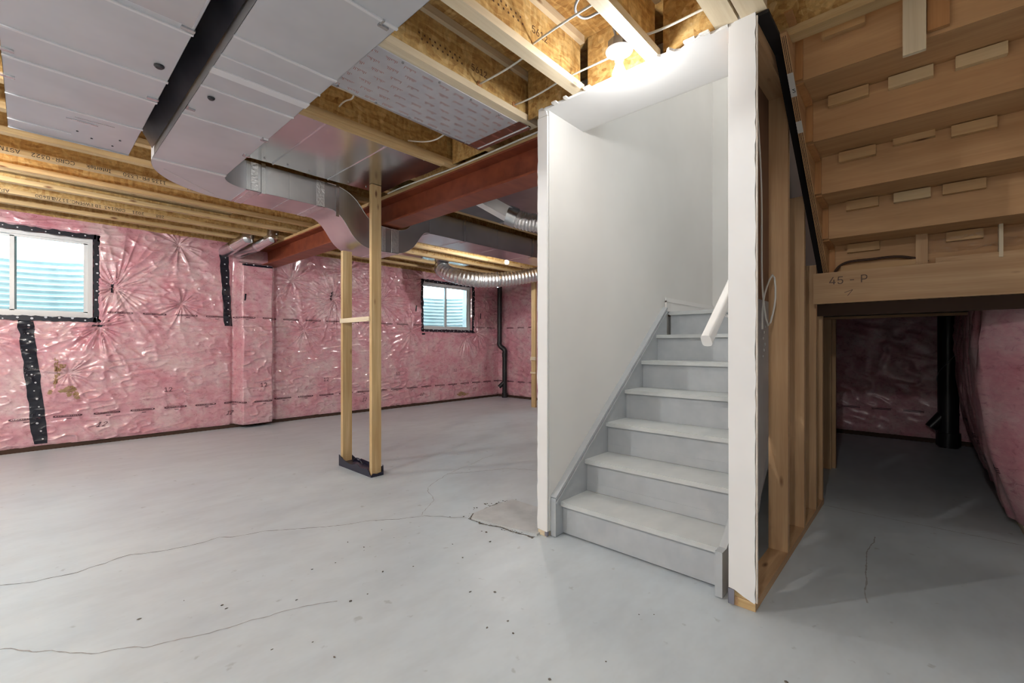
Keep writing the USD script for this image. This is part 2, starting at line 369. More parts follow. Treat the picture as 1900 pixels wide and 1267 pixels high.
def pink_grid(x0, x1, z0, z1, step):
    nx, nz = int((x1 - x0) / step) + 1, int((z1 - z0) / step) + 1
    X, Z = np.meshgrid(np.linspace(x0, x1, nx), np.linspace(z0, z1, nz), indexing='ij')
    keepY = wall_y(X, Z)
    for w0, w1 in WIN:                                       # turned into the window reveals
        ins = np.minimum(np.minimum(X - w0, w1 - X), np.minimum(Z - WZ[0], WZ[1] - Z))
        e = np.clip(1 + ins / .05, 0, 1)
        keepY = keepY * (1 - e) + (WALL_Y + .03) * e
    v = np.stack([X, keepY, Z], -1).reshape(-1, 3)
    a, b, c, d = grid_faces(nx, nz)
    f = np.vstack([np.stack([a, d, c], 1), np.stack([a, c, b], 1)])
    cen = v[f].mean(1)
    hole = np.zeros(len(f), bool)
    for w0, w1 in WIN:
        hole |= (cen[:, 0] > w0) & (cen[:, 0] < w1) & (cen[:, 2] > WZ[0]) & (cen[:, 2] < WZ[1])
    m = trimesh.Trimesh(v, f[~hole], process=False); m.remove_unreferenced_vertices()
    return m


wl = group_struct('wall_left', 'pink insulated window wall under wrinkled clear plastic')
obj('insulation_sheet', [pink_grid(BACK_X, -.9, .045, 2.47, .03), pink_grid(-.9, FAR_X, .045, 2.47, .0075)], 'pink_batt', wl, smooth=True)


def rect_holes(x0, x1, z0, z1, holes, y0, y1):
    P = Polygon([(x0, z0), (x1, z0), (x1, z1), (x0, z1)], [[(a, c), (b, c), (b, d), (a, d)] for a, b, c, d in holes])
    m = trimesh.creation.extrude_polygon(P, y1 - y0, engine='earcut'); v = m.vertices.copy()
    m.vertices = np.stack([v[:, 0], y1 - v[:, 2], v[:, 1]], 1)
    return m


obj('foundation', rect_holes(BACK_X - .2, FAR_X + .2, 0, TOP, [(w0, w1, WZ[0], WZ[1]) for w0, w1 in WIN], WALL_Y + .04, WALL_Y + .24), 'patch_concrete', wl)
obj('sill_gap_strip', box(BACK_X, FAR_X, WALL_Y - .035, WALL_Y + .04, 0, .05), 'dark_wood_and_shade', wl)  # dark strip; the shaded gap at the wall foot put into colour
ink, num = [], []
for (z, xs) in ((1.465, np.arange(.62, 6.9, .315)), (.330, np.arange(-.12, 6.9, .315))):
    for x in xs:
        if any(w0 - .2 < x < w1 + .08 for w0, w1 in WIN) and z > 1.4:
            continue
        L = .20
        ink.append(on_wall(x, x + L, z, z + .006, .003)); ink.append(on_wall(x, x + L, z + .020, z + .023, .003))
        ink.append(on_wall(x - .012, x + .004, z + .003, z + .020, .003)); ink.append(on_wall(x + L - .004, x + L + .012, z + .003, z + .020, .003))
        u = x + .012
        while u < x + L - .02:
            g = RNG.uniform(.005, .016); ink.append(on_wall(u, u + g, z + .009, z + .017, .003, .006)); u += g + .004
        ink.append(on_wall(x + .09, x + .13, z - .022, z - .014, .003))
obj('printed_line', ink, 'print_ink', wl, kind='stuff')
for x, z, ln in ((1.149, .537, 0), (2.18, .536, 0), (3.112, .55, 0), (4.392, .58, 0), (5.704, .59, 0), (6.55, .6, 0), (.539, .19, .5), (1.80, .18, .5), (3.75, .18, .4), (4.9, .18, .4), (6.2, .18, .4)):
    num.append(text_on_wall('12', .052, x - .03, z, ln))
obj('printed_number', num, 'print_ink', wl, kind='stuff')
stain = []
for x, z, w, h in ((.20, .83, .03, .12), (.235, .87, .035, .04), (.19, .70, .02, .09), (.28, .62, .05, .05), (.25, .60, .07, .025), (.33, .56, .04, .05), (.29, .56, .03, .03), (.15, .60, .03, .03), (5.82, .10, .16, .05), (5.86, .14, .06, .05)):
    g = np.linspace(0, 2 * math.pi, 40)[:-1]
    for e in range(3):
        cx, cz = x + w / 2 + RNG.normal(0, .3) * w, z + h / 2 + RNG.normal(0, .3) * h
        q = (.25 + .75 * meshkit.noise(np.stack([np.cos(g) * 2.4, np.sin(g) * 2.4, g * 0 + x * 37 + e], -1), 4)) * .8
        X, Z = np.r_[cx, cx + w * q * np.cos(g)], np.r_[cz, cz + h * q * np.sin(g)]
        stain.append(trimesh.Trimesh(np.stack([X, wall_y(X, Z) - .003, Z], 1), [[0, 1 + k, 1 + (k + 1) % 39] for k in range(39)], process=False))
obj('brown_stain', stain, 'brown_stain', wl)

# windows --------------------------------------------------------------------------------------------
for k, (w0, w1) in enumerate(WIN):
    w = group_struct(f'window_{k + 1}', ('white sliding basement window at the left edge with bright corrugated well', 'white sliding basement window at the far end of the pink wall')[k])
    y0, y1, z0, z1 = WALL_Y + .0, WALL_Y + .10, WZ[0], WZ[1]
    a, b = w0 + .005, w1 - .005
    obj('window_frame', [box(a, b, y0, y1, z0 + .005, z0 + .045), box(a, b, y0, y1, z1 - .045, z1 - .005), box(a, a + .04, y0 + .001, y1 - .001, z0 + .04, z1 - .04), box(b - .04, b, y0 + .001, y1 - .001, z0 + .04, z1 - .04)], 'vinyl', w)
    mx = (w0 + w1) / 2
    for n, (c, d, yy) in enumerate(((a + .038, mx + .012, y0 + .055), (mx - .026, b - .038, y0 + .022))):
        s = .026
        sa = obj('sash', [box(c, d, yy, yy + .028, z0 + .043, z0 + .043 + s), box(c, d, yy, yy + .028, z1 - .043 - s, z1 - .043), box(c, c + s + .008, yy, yy + .0275, z0 + .06, z1 - .06), box(d - s - .008, d, yy, yy + .0275, z0 + .06, z1 - .06)], 'vinyl', w)
        obj('pane', box(c + .02, d - .02, yy + .011, yy + .015, z0 + .055, z1 - .055, 0), 'glass', sa)
    obj('seal', box(mx + .008, mx + .024, y0 + .045, y0 + .0545, z0 + .06, z1 - .06), 'vinyl_dark', w)
    # corrugated galvanised well outside
    th = np.linspace(math.pi, 0, 49); zz = np.arange(1.08, 2.12, .008)
    T, Z = np.meshgrid(th, zz, indexing='ij')
    rr = 1 + .014 / .66 * np.sin(2 * math.pi * Z / .068)
    X = (w0 + w1) / 2 + .74 * rr * np.cos(T); Y = WALL_Y + .24 + .62 * rr * np.sin(T)
    A, B, C, D = grid_faces(len(th), len(zz))
    wt = thing('window_well', ('curved corrugated metal well outside the leftmost window', 'curved corrugated metal well outside the far window')[k], 'window well', 'window wells')
    obj('corrugated_wall', (np.stack([X, Y, Z], -1).reshape(-1, 3), np.vstack([np.stack([A, B, C], 1), np.stack([A, C, D], 1)])), 'well_metal', wt, smooth=True)
    obj('gravel_bed', prism_xy([(((w0 + w1) / 2 + .74 * math.cos(t)), WALL_Y + .24 + .62 * math.sin(t)) for t in np.linspace(0, math.pi, 25)], 1.0, 1.10), 'patch_concrete', wt)

# black tape on the plastic -----------------------------------------------------------------------------
def tape(label, strips, dots=True, seed=0, cat='tape'):
    t = thing('sheathing_tape', label, cat)
    r = np.random.default_rng(100 + seed)
    for s in strips:
        x0, x1, z0, z1, sl = s
        obj('strip', on_wall(x0, x1, z0, z1, .0035, .012, ragged=.016, slant=sl, seed=seed), 'black_tape', t)
    if dots:
        d = []
        for x0, x1, z0, z1, sl in strips:
            L, horiz = max(x1 - x0, z1 - z0), (x1 - x0) > (z1 - z0)
            for u in np.arange(.05, L - .03, .085):
                e = r.uniform(-.02, .02); q = r.uniform(.006, .011)
                cx, cz = ((x0 + u, (z0 + z1) / 2 + e) if horiz else ((x0 + x1) / 2 + e, z0 + u))
                g = np.linspace(0, 2 * math.pi, 11)[:-1]
                X, Z = cx + q * np.cos(g), cz + q * np.sin(g); X = X + sl * (Z - z1)
                v = np.stack([X, wall_y(X, Z) - .0055, Z], 1)
                d.append(trimesh.Trimesh(np.vstack([v, v.mean(0)]), [[10, i, (i + 1) % 10] for i in range(10)], process=False))
        obj('printed_dot', d, 'tape_white', t, kind='stuff')
    return t


def flat_tape(label, parts, seed=0):
    """Tape folded round a window's edge, over the reveal."""
    t = thing('sheathing_tape', label, 'tape')
    r = np.random.default_rng(50 + seed)
    dots = []
    for x0, x1, z0, z1 in parts:
        n = max(4, int(max(x1 - x0, z1 - z0) / .03)); hz = (x1 - x0) > (z1 - z0)
        u = np.linspace(0, 1, n)
        if hz:
            P = [(x0 + (x1 - x0) * q, z0 + r.uniform(-.006, .006)) for q in u] + [(x0 + (x1 - x0) * q, z1 + r.uniform(-.008, .008)) for q in u[::-1]]
        else:
            P = [(x0 + r.uniform(-.006, .006), z0 + (z1 - z0) * q) for q in u] + [(x1 + r.uniform(-.008, .008), z0 + (z1 - z0) * q) for q in u[::-1]]
        obj('strip', prism_xz(P, WALL_Y - .062, WALL_Y - .058), 'black_tape', t)
        L = max(x1 - x0, z1 - z0)
        for q in np.arange(.05, L - .02, .10):
            s = r.uniform(.005, .012)
            cx, cz = (x0 + q, (z0 + z1) / 2 + r.uniform(-.015, .015)) if hz else ((x0 + x1) / 2 + r.uniform(-.015, .015), z0 + q)
            dots.append(prism_xz([(cx + s * math.cos(g), cz + s * math.sin(g)) for g in np.linspace(0, 6.283, 9)[:-1]], WALL_Y - .0632, WALL_Y - .0615))
    obj('printed_dot', dots, 'tape_white', t, kind='stuff')


for (w0, w1), nm in zip(WIN, ('left', 'far')):
    flat_tape(f'black tape edging all round the {"leftmost" if nm == "left" else "far"} basement window', [(w0 - .02, w1 + .02, WZ[1] - .01, WZ[1] + .035), (w0 - .02, w1 + .02, WZ[0] - .045, WZ[0] + .002), (w1 - .004, w1 + .065, WZ[0] - .045, WZ[1] + .035), (w0 - .05, w0 + .004, WZ[0] - .045, WZ[1] + .035)] + ([(w1 + .03, w1 + .13, WZ[1] - .03, WZ[1] + .03), (w1 + .03, w1 + .13, WZ[0] - .03, WZ[0] + .02)] if nm == 'left' else []), seed=len(nm))
tape('long black slanting tape strip below the leftmost window', [(-.07, .04, .07, 1.36, -.085)], seed=1)
tape('black tape strip just left of the wrapped column, upper half of wall', [(1.70, 1.80, 1.36, 2.38, -.06)], seed=2)
tape('short black tape patch across the top of the wrapped column', [(1.93, 2.33, 2.165, 2.235, 0)], seed=3)
for k, (x, z, dx, dz, lb) in enumerate([(.645, 1.70, .022, .10, 'tiny black tape bit right of the leftmost window'), (.49, 1.31, .10, .022, 'tiny black tape bit slanting under the corner of the leftmost window'), (-.42, 1.33, .08, .018, 'tiny black tape bit under the leftmost window, left of the long strip'),
                                        (3.20, 1.80, .022, .13, 'tiny black tape bit left of the two wood studs'), (4.03, 1.77, .022, .13, 'tiny black tape bit right of the two wood studs'), (4.78, 1.72, .022, .11, 'tiny black tape bit left of the far window'),
                                        (4.91, 1.30, .07, .03, 'tiny black tape bit under the near corner of the far window'), (6.40, 1.66, .022, .11, 'tiny black tape bit right of the far window'), (1.96, 1.70, .018, .09, 'tiny black tape bit on the wrapped column edge')]):
    tg = obj('tape_scrap', on_wall(x, x + dx, z, z + dz, .006, .01, slant=.55 if k in (1, ) else .06), 'black_tape')
    tag(tg, lb, 'tape')

# other walls ----------------------------------------------------------------------------------------------
def pink_panel(fn, u0, u1, z0, z1, step=.03):
    nu, nz = int((u1 - u0) / step) + 1, int((z1 - z0) / step) + 1
    U, Z = np.meshgrid(np.linspace(u0, u1, nu), np.linspace(z0, z1, nz), indexing='ij')
    v = fn(U, Z).reshape(-1, 3)
    a, b, c, d = grid_faces(nu, nz)
    return trimesh.Trimesh(v, np.vstack([np.stack([a, b, c], 1), np.stack([a, c, d], 1)]), process=False)


def rip(U, Z, s):
    p = np.stack([U, Z, U * 0 + s], -1)
    q = np.stack([U * 7 + 2 * Z, Z * 12 - 3 * U, U * 0 + s], -1)
    return .05 * meshkit.fbm(p * 1.6, 3, s) + .018 * (1 - np.abs(2 * meshkit.noise(q, s + 3) - 1)) ** 3 - .05 * np.clip((.1 - Z) / .1, 0, 1) ** 2


wf = group_struct('wall_far', 'pink insulated far wall behind the stairs')
m = pink_panel(lambda U, Z: np.stack([FAR_X - .03 - rip(U, Z, 5), U, Z], -1), RIGHT_Y, WALL_Y, .04, 2.47, .022); m.invert()
m.invert()
obj('insulation_sheet', m, 'pink_dull', wf, smooth=True)
obj('foundation', box(FAR_X + .02, FAR_X + .2, RIGHT_Y - .2, WALL_Y + .2, 0, SLAB1), 'patch_concrete', wf)
obj('sill_gap_strip', box(FAR_X - .06, FAR_X + .02, RIGHT_Y, WALL_Y, 0, .045), 'dark_wood_and_shade', wf)  # dark strip coloured as the shaded gap along the wall foot
inkf = []
for z, ys in ((.33, np.r_[np.arange(-.3, .75, .29), np.arange(5.75, 6.8, .3)]), (1.46, np.arange(5.75, 6.8, .3))):
    for y in ys:
        for dz, hh in ((0, .006), (.02, .004), (.010, .006)):
            inkf.append(pink_panel(lambda U, Z: np.stack([FAR_X - .034 - rip(U, Z, 5), U, Z], -1), y, y + .18, z + dz, z + dz + hh, .004 if hh < .005 else .005))
obj('printed_line', inkf, 'print_ink', wf, kind='stuff')
wr = group_struct('wall_right', 'outer wall at the right with bulging insulation')
obj('foundation', box(BACK_X - .2, FAR_X + .2, RIGHT_Y - .2, RIGHT_Y - .02, 0, SLAB1), 'patch_concrete', wr)
struct('wall_light_block', box(4.86, FAR_X, 1.60, 1.66, 0, SLAB0 - .002), 'drywall')  # unseen wall added to keep lamp light out of the recess
wb = struct('wall_back', box(BACK_X - .2, BACK_X, RIGHT_Y - .2, WALL_Y + .2, 0, SLAB1), 'drywall')

# bulging wrapped batts in the dark recess: the wall's own insulation, one bulge per stud bay
for k, (x0, x1) in enumerate(((3.86, 4.84), (4.86, 5.9), (5.92, 6.97))):
    def bulge(U, Z, k=k, x0=x0, x1=x1):
        t = (U - x0) / (x1 - x0)
        ed = np.clip(np.minimum(t, 1 - t) / .12, 0, 1) ** .6
        b = .05 + .17 * np.sin(np.pi * np.clip(Z / 2.3, 0, 1)) ** .8 * ed
        q = np.stack([U * 9 + .6 * Z, Z * 1.1, U * 0], -1)
        b = b + .06 * (1 - np.abs(2 * meshkit.noise(q, 60 + k) - 1)) ** 2 * ed + .02 * meshkit.fbm(np.stack([U * 5, Z * 5, U * 0], -1), 3, k)
        return np.stack([U, RIGHT_Y - .02 + b, Z], -1)
    mm = pink_panel(bulge, x0, x1, .05, 2.45, .02); mm.invert()
    obj('insulation_batt', mm, 'pink_dull', wr, smooth=True)
    mm2 = [pink_panel(lambda U, Z: bulge(U, Z) + np.array([0, .004, 0]), x0 + .1 + d, x0 + .28 + d, .33 + dz, .33 + dz + .006, .005) for dz in (0, .012, .024) for d in (0, .34)]
    for q in mm2: q.invert()
    obj('printed_line', mm2, 'print_ink', wr, kind='stuff')
    obj('sill_plate', box(x0, x1, RIGHT_Y - .02, RIGHT_Y + .07, 0, .045), 'pale_x' if k == 0 else 'tan_x', wr)

# floor, ceiling ---------------------------------------------------------------------------------------------
fl = group_struct('floor', 'grey concrete basement floor with hairline cracks')
obj('slab', box(BACK_X - .2, FAR_X + .2, RIGHT_Y - .2, WALL_Y + .24, -.12, 0, 0), 'concrete', fl)


def ribbon(pts, w, z=.0006, seed=0, n=60, wig=.05):
    p = np.asarray(pts, float)
    s = np.r_[0, np.cumsum(np.linalg.norm(np.diff(p, axis=0), axis=1))]
    n = max(n, int(s[-1] / .02)); t = np.linspace(0, s[-1], n)
    q = np.stack([np.interp(t, s, p[:, k]) for k in (0, 1)], 1)
    r = np.random.default_rng(seed)
    d = np.gradient(q, axis=0); d /= np.linalg.norm(d, axis=1, keepdims=True); nn = np.stack([-d[:, 1], d[:, 0]], 1)
    q = q + nn * (meshkit.fbm(np.stack([t * 9, t * 0, t * 0 + seed], 1), 3)[:, None] - .5) * wig
    ww = w * (.35 + r.uniform(0, 1, n))[:, None] * .5
    a, b = q - nn * ww, q + nn * ww
    v = np.vstack([np.c_[a, np.full(n, z)], np.c_[b, np.full(n, z)]])
    i = np.arange(n - 1)
    return trimesh.Trimesh(v, np.vstack([np.stack([i, i + 1, i + 1 + n], 1), np.stack([i, i + 1 + n, i + n], 1)]), process=False)


C1 = [(-.3, 3.2), (-.086, 3.121), (.015, 3.046), (.157, 3.022), (.367, 3.07), (.509, 2.994), (.707, 2.965), (.972, 2.852), (1.269, 2.647), (1.599, 2.452), (1.736, 2.383), (1.90, 2.14)]
obj('crack', ribbon(C1, .0055, seed=1), 'crack_line', fl)
obj('crack', ribbon([(1.736, 2.383), (2.0, 2.62), (2.1, 2.812), (2.429, 2.988), (3.2, 3.2)], .004, seed=2), 'hairline', fl)
obj('crack', ribbon([(-.2, 2.6), (-.068, 2.457), (.103, 2.239), (.276, 2.084), (.382, 2.056), (.522, 1.985), (.664, 1.947), (.80, 1.93), (.9, 1.85)], .005, seed=3), 'hairline', fl)
obj('crack', ribbon([(2.43, 2.99), (2.9, 2.75), (3.1, 2.4), (2.95, 2.05)], .006, seed=4), 'hairline', fl)
obj('crack', ribbon([(2.43, .18), (2.75, .20), (3.02, .22), (3.3, .2)], .006, seed=5, wig=.015), 'hairline', fl)
obj('crack', ribbon([(3.72, .53), (3.71, .1), (3.715, -.48)], .006, seed=6, wig=.01), 'hairline', fl)
bits = []
r = np.random.default_rng(5)
for k in range(170):
    if k < 70:
        c = np.array([1.90, 2.12]) + r.normal(0, 1, 2) * (.05, .05) + r.uniform(0, 1) * np.array([.42, .03])
    elif k < 110:
        c = np.array([1.93, 2.05]) + r.uniform(0, 1) * np.array([.03, -.40]) + r.normal(0, .02, 2)
    else:
        c = np.array([r.uniform(.3, 1.9), r.uniform(.2, 2.4)])
    s = r.uniform(.002, .007); b = trimesh.creation.icosphere(0, s); b.vertices = b.vertices * r.uniform(.5, 1.5, (1, 3)) * (1, 1, .4) + (c[0], c[1], s * .25)
    bits.append(b)
obj('debris', bits, 'grit', fl, kind='stuff')
pp = [(1.90, 2.10), (1.97, 2.15), (2.12, 2.155), (2.33, 2.14), (2.33, 1.67), (1.99, 1.64), (1.96, 1.80), (1.93, 1.95)]
pt = obj('floor_patch', prism_xy(pp, 0, .012), 'patch_concrete'); tag(pt, 'rough raised concrete patch by the left foot of the white stair wall', 'patch')
ft = obj('mortar_edge', [ribbon([(a - .01, b + .01) for a, b in pp[:4]], .02, .0012, 9), ribbon([(a + .0, b + .02) for a, b in pp[:4]], .008, .0014, 19), ribbon([(a - .012, b) for a, b in (pp[0], pp[7], pp[6], pp[5])], .012, .0012, 29)], 'grit', None); tag(ft, 'dark crumbled edge along the raised concrete patch', 'mortar')

ce = group_struct('ceiling', 'strand board subfloor above the joists')
P = Polygon([(BACK_X - .2, RIGHT_Y - .2), (FAR_X + .2, RIGHT_Y - .2), (FAR_X + .2, WALL_Y + .04), (BACK_X - .2, WALL_Y + .04)], [[(2.37, RIGHT_Y - .02), (4.76, RIGHT_Y - .02), (4.76, 1.60), (2.37, 1.60)]])
mm = trimesh.creation.extrude_polygon(P, SLAB1 - SLAB0, engine='earcut'); mm.apply_translation((0, 0, SLAB0))
obj('subfloor', mm, 'osb_sheet', ce)
obj('rim_board', [box(BACK_X, FAR_X, WALL_Y - .01, WALL_Y + .03, ZJ, SLAB0 - .002), box(BACK_X, BACK_X + .03, RIGHT_Y, WALL_Y - .02, ZJ, SLAB0 - .002), box(FAR_X - .03, FAR_X, RIGHT_Y, WALL_Y - .02, ZJ, SLAB0 - .002)], 'osb_web', ce)
struct('ceiling_upstairs', box(2.2, 4.9, RIGHT_Y - .1, 1.8, TOP, TOP + .05), 'stair_white')

# ------------------------------------------------------------------ joists
def joist(y, x0, x1, label, group, fw=.064, lum='lumber_x', letters=None, rev=True):
    t = thing('floor_joist', label, 'joist', group)
    obj('top_flange', box(x0, x1, y - fw / 2, y + fw / 2, SLAB0 - .04, SLAB0 - .001), lum, t)
    obj('web', box(x0 + .001, x1 - .001, y - .0055, y + .0055, ZJ + .038, SLAB0 - .04, 0), 'osb_web', t)
    obj('bottom_flange', box(x0, x1, y - fw / 2, y + fw / 2, ZJ, ZJ + .038), lum, t)
    if letters:
        obj('lettering', [placed_text(s, h, (x, y - fw / 2 - .0008 if side else yy, zz), (-1, 0, 0), (0, 0, -1) if side else (0, 1, 0)) if flip else placed_text(s, h, (x, yy, zz), (1, 0, 0), (0, 0, 1)) for s, h, x, yy, zz, side, flip in letters], 'black_ink', t)
    return t


NAMES = ['nearest', 'second', 'third', 'fourth', 'fifth', 'sixth', 'seventh', 'eighth', 'ninth', 'tenth', 'eleventh', 'twelfth', 'thirteenth', 'fourteenth', 'fifteenth']
JY = [.947, 1.372, 1.80, 2.225, 2.65, 3.075, 3.50, 3.925, 4.35, 4.775, 5.20, 5.625, 6.05, 6.475]
for k, y in enumerate(JY):
    lt = None
    yf = y - .0325
    if k == 1:
        lt = [('BK', .018, 1.45, y, ZJ - .0007, False, False)]
        lt = None
    joist(y, BACK_X + .03, 2.03 if k < 2 else (2.16 if k == 2 else 2.299), f'engineered wood floor joist, {NAMES[k]} from the light bulb towards the window wall', 'floor joists on the near side of the beam', lum='pale_x' if k < 3 else 'lumber_x')
for k, y in enumerate(JY[3:]):
    joist(y, 2.301, FAR_X - .035, f'engineered wood floor joist beyond the steel beam, {NAMES[k]} counted from the stairs', 'floor joists beyond the steel beam')


def flange_text(s, h, x, y, gap=0):
    """Lettering printed on a joist's underside-front face, upside down as the photograph shows it."""
    return placed_text(s, h, (x, y - .0328, ZJ + .030), (-1, 0, 0), (0, 0, -1), .0006)


LET9 = [(1.03, 'MILL'), (.80, '1135'), (.69, 'PR-L330'), (.45, 'Intertek'), (.245, 'CCRR-0322'), (-.035, 'ASTM')]
LET12 = [(1.0, '288'), (.83, '2021'), (.68, 'C(N)143'), (.50, '1B EWP'), (.36, 'INC.'), (.27, '117/8'), (.17, '1B400'), (-.11, 'APA')]
for nm, y, L in (('009', 4.775, LET9), ('012', 6.05, LET12)):
    obj('lettering', [flange_text(w_, .028, x, y) for x, w_ in L], 'black_ink', stage.GetPrimAtPath('/World/floor_joist_' + nm))
for n, ym in (('002', 1.80), ('001', 1.372)):
    j = stage.GetPrimAtPath('/World/floor_joist_' + n)
    obj('web_print', [placed_text('5612', .035, (1.62, ym - .0062, ZJ + .125), (1, 0, 0), (0, 0, 1))] + [box(1.28 + .016 * i, 1.28 + .016 * i + .009, ym - .0066, ym - .0058, ZJ + .146 - .024 * (i % 2), ZJ + .155 - .024 * (i % 2), 0) for i in range(18)], 'brown_ink', j, kind='stuff')
# double trimmer joists beside the stairs
for k, (a, b) in enumerate(((.57, .66), (.465, .56))):
    t = thing('trimmer_joist', ('wide pale joist end above the stair post, left of the pair', 'wide pale joist end above the stair post, right of the pair')[k], 'joist')
    obj('bottom_flange', box(BACK_X + .03, 2.031, a, b, ZJ, ZJ + .038), 'pale_x', t)
    obj('web', box(BACK_X + .031, 2.03, (a + b) / 2 - .006, (a + b) / 2 + .006, ZJ + .038, SLAB0 - .04, 0), 'osb_web', t)
    obj('top_flange', box(BACK_X + .03, 2.031, a, b, SLAB0 - .04, SLAB0 - .001), 'pale_x', t)
for k, (y0, y1, x, lb) in enumerate(((.665, .91, 2.05, 'brown strand blocking behind the torn drywall, right of the light bulb joist'), (.985, 1.335, 2.055, 'strand blocking board behind the light bulb'), (1.41, 1.765, 2.06, 'strand blocking board in the bay left of the light bulb'),
                                  (2.26, 2.61, 2.17, 'strand blocking at the end of the open dark joist bay'), (2.69, 3.04, 2.2, 'strand blocking above the sheet metal near the beam'))):
    b = obj('blocking', box(x, x + .012, y0, y1, ZJ + .005, SLAB0 - .002), 'osb_web'); tag(b, lb, 'blocking')
# stair header joist at upper right
t = thing('header_joist', 'strand board header joist at the top of the upper stair flight', 'joist')
obj('web', box(2.30, 2.311, RIGHT_Y, .605, ZJ + .038, SLAB0 - .04, 0), 'osb_web', t)
obj('bottom_flange', box(2.272, 2.34, RIGHT_Y, .45, ZJ, ZJ + .036), 'lumber_y', t)
obj('top_flange', box(2.272, 2.34, RIGHT_Y, .605, SLAB0 - .04, SLAB0 - .001), 'lumber_y', t)

# ------------------------------------------------------------------ steel beam
t = thing('steel_beam', 'red-brown primed steel beam crossing the basement ceiling', 'beam')
BY0, BY1 = 1.675, WALL_Y - .01
obj('bottom_flange', box(2.20, 2.40, BY0, BY1, 2.208, 2.222, .002), 'red_primer', t)
obj('web', box(2.294, 2.306, BY0, BY1, 2.222, 2.416, 0), 'red_primer', t)
obj('top_flange', box(2.20, 2.40, BY0, BY1, 2.416, 2.43, .002), 'red_primer', t)
n = obj('beam_nailer', box(2.205, 2.395, BY0, BY1, 2.431, ZJ - .001), 'lumber_y'); tag(n, 'flat wood plate along the top of the steel beam', 'plate')

# ------------------------------------------------------------------ ducts
DB, DT = 2.245, 2.455


def duct_section(x0, x1, y0, y1, z0=DB, z1=DT, open_axis='y'):
    """A sheet-metal sleeve with crisp folds: four walls."""
    s = .0012
    if open_axis == 'y':
        return join([box(x0, x1, y0, y1, z0, z0 + s, 0), box(x0, x1, y0, y1, z1 - s, z1, 0), box(x0, x0 + s, y0, y1, z0, z1, 0), box(x1 - s, x1, y0, y1, z0, z1, 0)])
    return join([box(x0, x1, y0, y1, z0, z0 + s, 0), box(x0, x1, y0, y1, z1 - s, z1, 0), box(x0, x1, y0, y0 + s, z0, z1, 0), box(x0, x1, y1 - s, y1, z0, z1, 0)])


t = thing('return_duct', 'large flat sheet metal duct at top left with a closed end', 'duct')
ys = [-.45, .55, 1.35, 1.98, 2.42, 2.66, 3.05, 3.51]
for a, b in zip(ys[:-1], ys[1:]):
    obj('duct_section', duct_section(-.07, .412, a, b), 'duct_dull', t)
for y, w in ((1.98, .012), (2.42, .014), (2.66, .016), (3.05, .010), (1.35, .014), (3.38, .006)):
    x1 = .415 if y != 3.38 else .16
    obj('seam', box(-.07, x1, y - w / 2, y + w / 2, DB - .005, DB + .001), 'seam_highlight', t)
obj('end_cap', box(-.07, .412, 3.508, 3.512, DB - .006, DT), 'duct_dull', t)
obj('access_panel', box(.14, .40, 1.58, 1.93, DB - .006, DB - .0005), 'galvanised', t)
obj('test_plug', lathe([(0, DB - .010), (.012, DB - .010), (.018, DB - .004), (.018, DB)], 20, (.365, 2.30, 0)), 'dark_plug', t)
for x, y in ((.40, 2.62), (.40, 1.95), (-.05, 2.60), (-.05, 2.85)):
    obj('drive_cleat', box(x - .028, x + .014, y - .006, y + .012, DB - .007, DB), 'galvanised', t)
obj('dent_slot', [box(.13, .25, 3.16, 3.172, DB - .003, DB + .0005), box(.16, .31, 3.12, 3.124, DB - .002, DB + .0005)], 'galvanised', t)
for x, y in ((.33, 3.42), (.24, 3.38), (.35, 3.30), (.18, 3.32)):
    obj('screw', lathe([(0, DB - .004), (.005, DB - .003), (.005, DB)], 8, (x, y, 0)), 'dark_plug', t)

t = thing('supply_duct', 'sheet metal supply duct turning a corner and dipping under the steel beam', 'duct')
ys = [-.45, .55, 1.40, 1.87, 2.16, 2.68, 3.02, 3.45]
for a, b in zip(ys[:-1], ys[1:]):
    obj('duct_section', duct_section(.515, .905, a, b), 'duct_dull', t)
for y, w in ((1.40, .012), (1.87, .012), (2.03, .008), (2.165, .050), (2.33, .010), (2.68, .010), (3.46, .030)):
    obj('seam', box(.513, .907, y - w / 2, y + w / 2, DB - .005, DB + .001), 'seam_highlight', t)
for x, y in ((.86, 1.42), (.89, 3.0), (.53, 2.60), (.89, 2.7)):
    obj('drive_cleat', [box(x - .016, x + .022, y - .004, y + .010, DB - .007, DB), box(x - .016, x - .008, y - .03, y, DB - .007, DB)], 'galvanised', t)
obj('test_plug', lathe([(0, DB - .010), (.010, DB - .010), (.015, DB - .004), (.015, DB)], 20, (.575, 2.42, 0)), 'dark_plug', t)
wr_ = thing('gap_shade_sheet', 'added dark wavy sheet standing for the shade between the two big ducts', 'shade sheet')  # made-up sheet that darkens the gap, where only shade lies
U, V = np.meshgrid(np.linspace(-.40, 3.40, 120), np.linspace(0, 1, 16), indexing='ij')
wv = .012 * np.sin(U * 3.1 + 1) + .008 * np.sin(U * 7)
X = .428 + .078 * V + (wv - .012) * np.sin(np.pi * V)
Z = 2.452 - .17 * V ** 1.3 + .03 * np.sin(np.pi * V) * np.sin(U * 2.3)
A, B, C, D = grid_faces(120, 16)
obj('sheet', (np.stack([X, U, Z], -1).reshape(-1, 3), np.vstack([np.stack([A, B, C], 1), np.stack([A, C, D], 1)])), 'gap_shade_sheet', wr_, smooth=True)
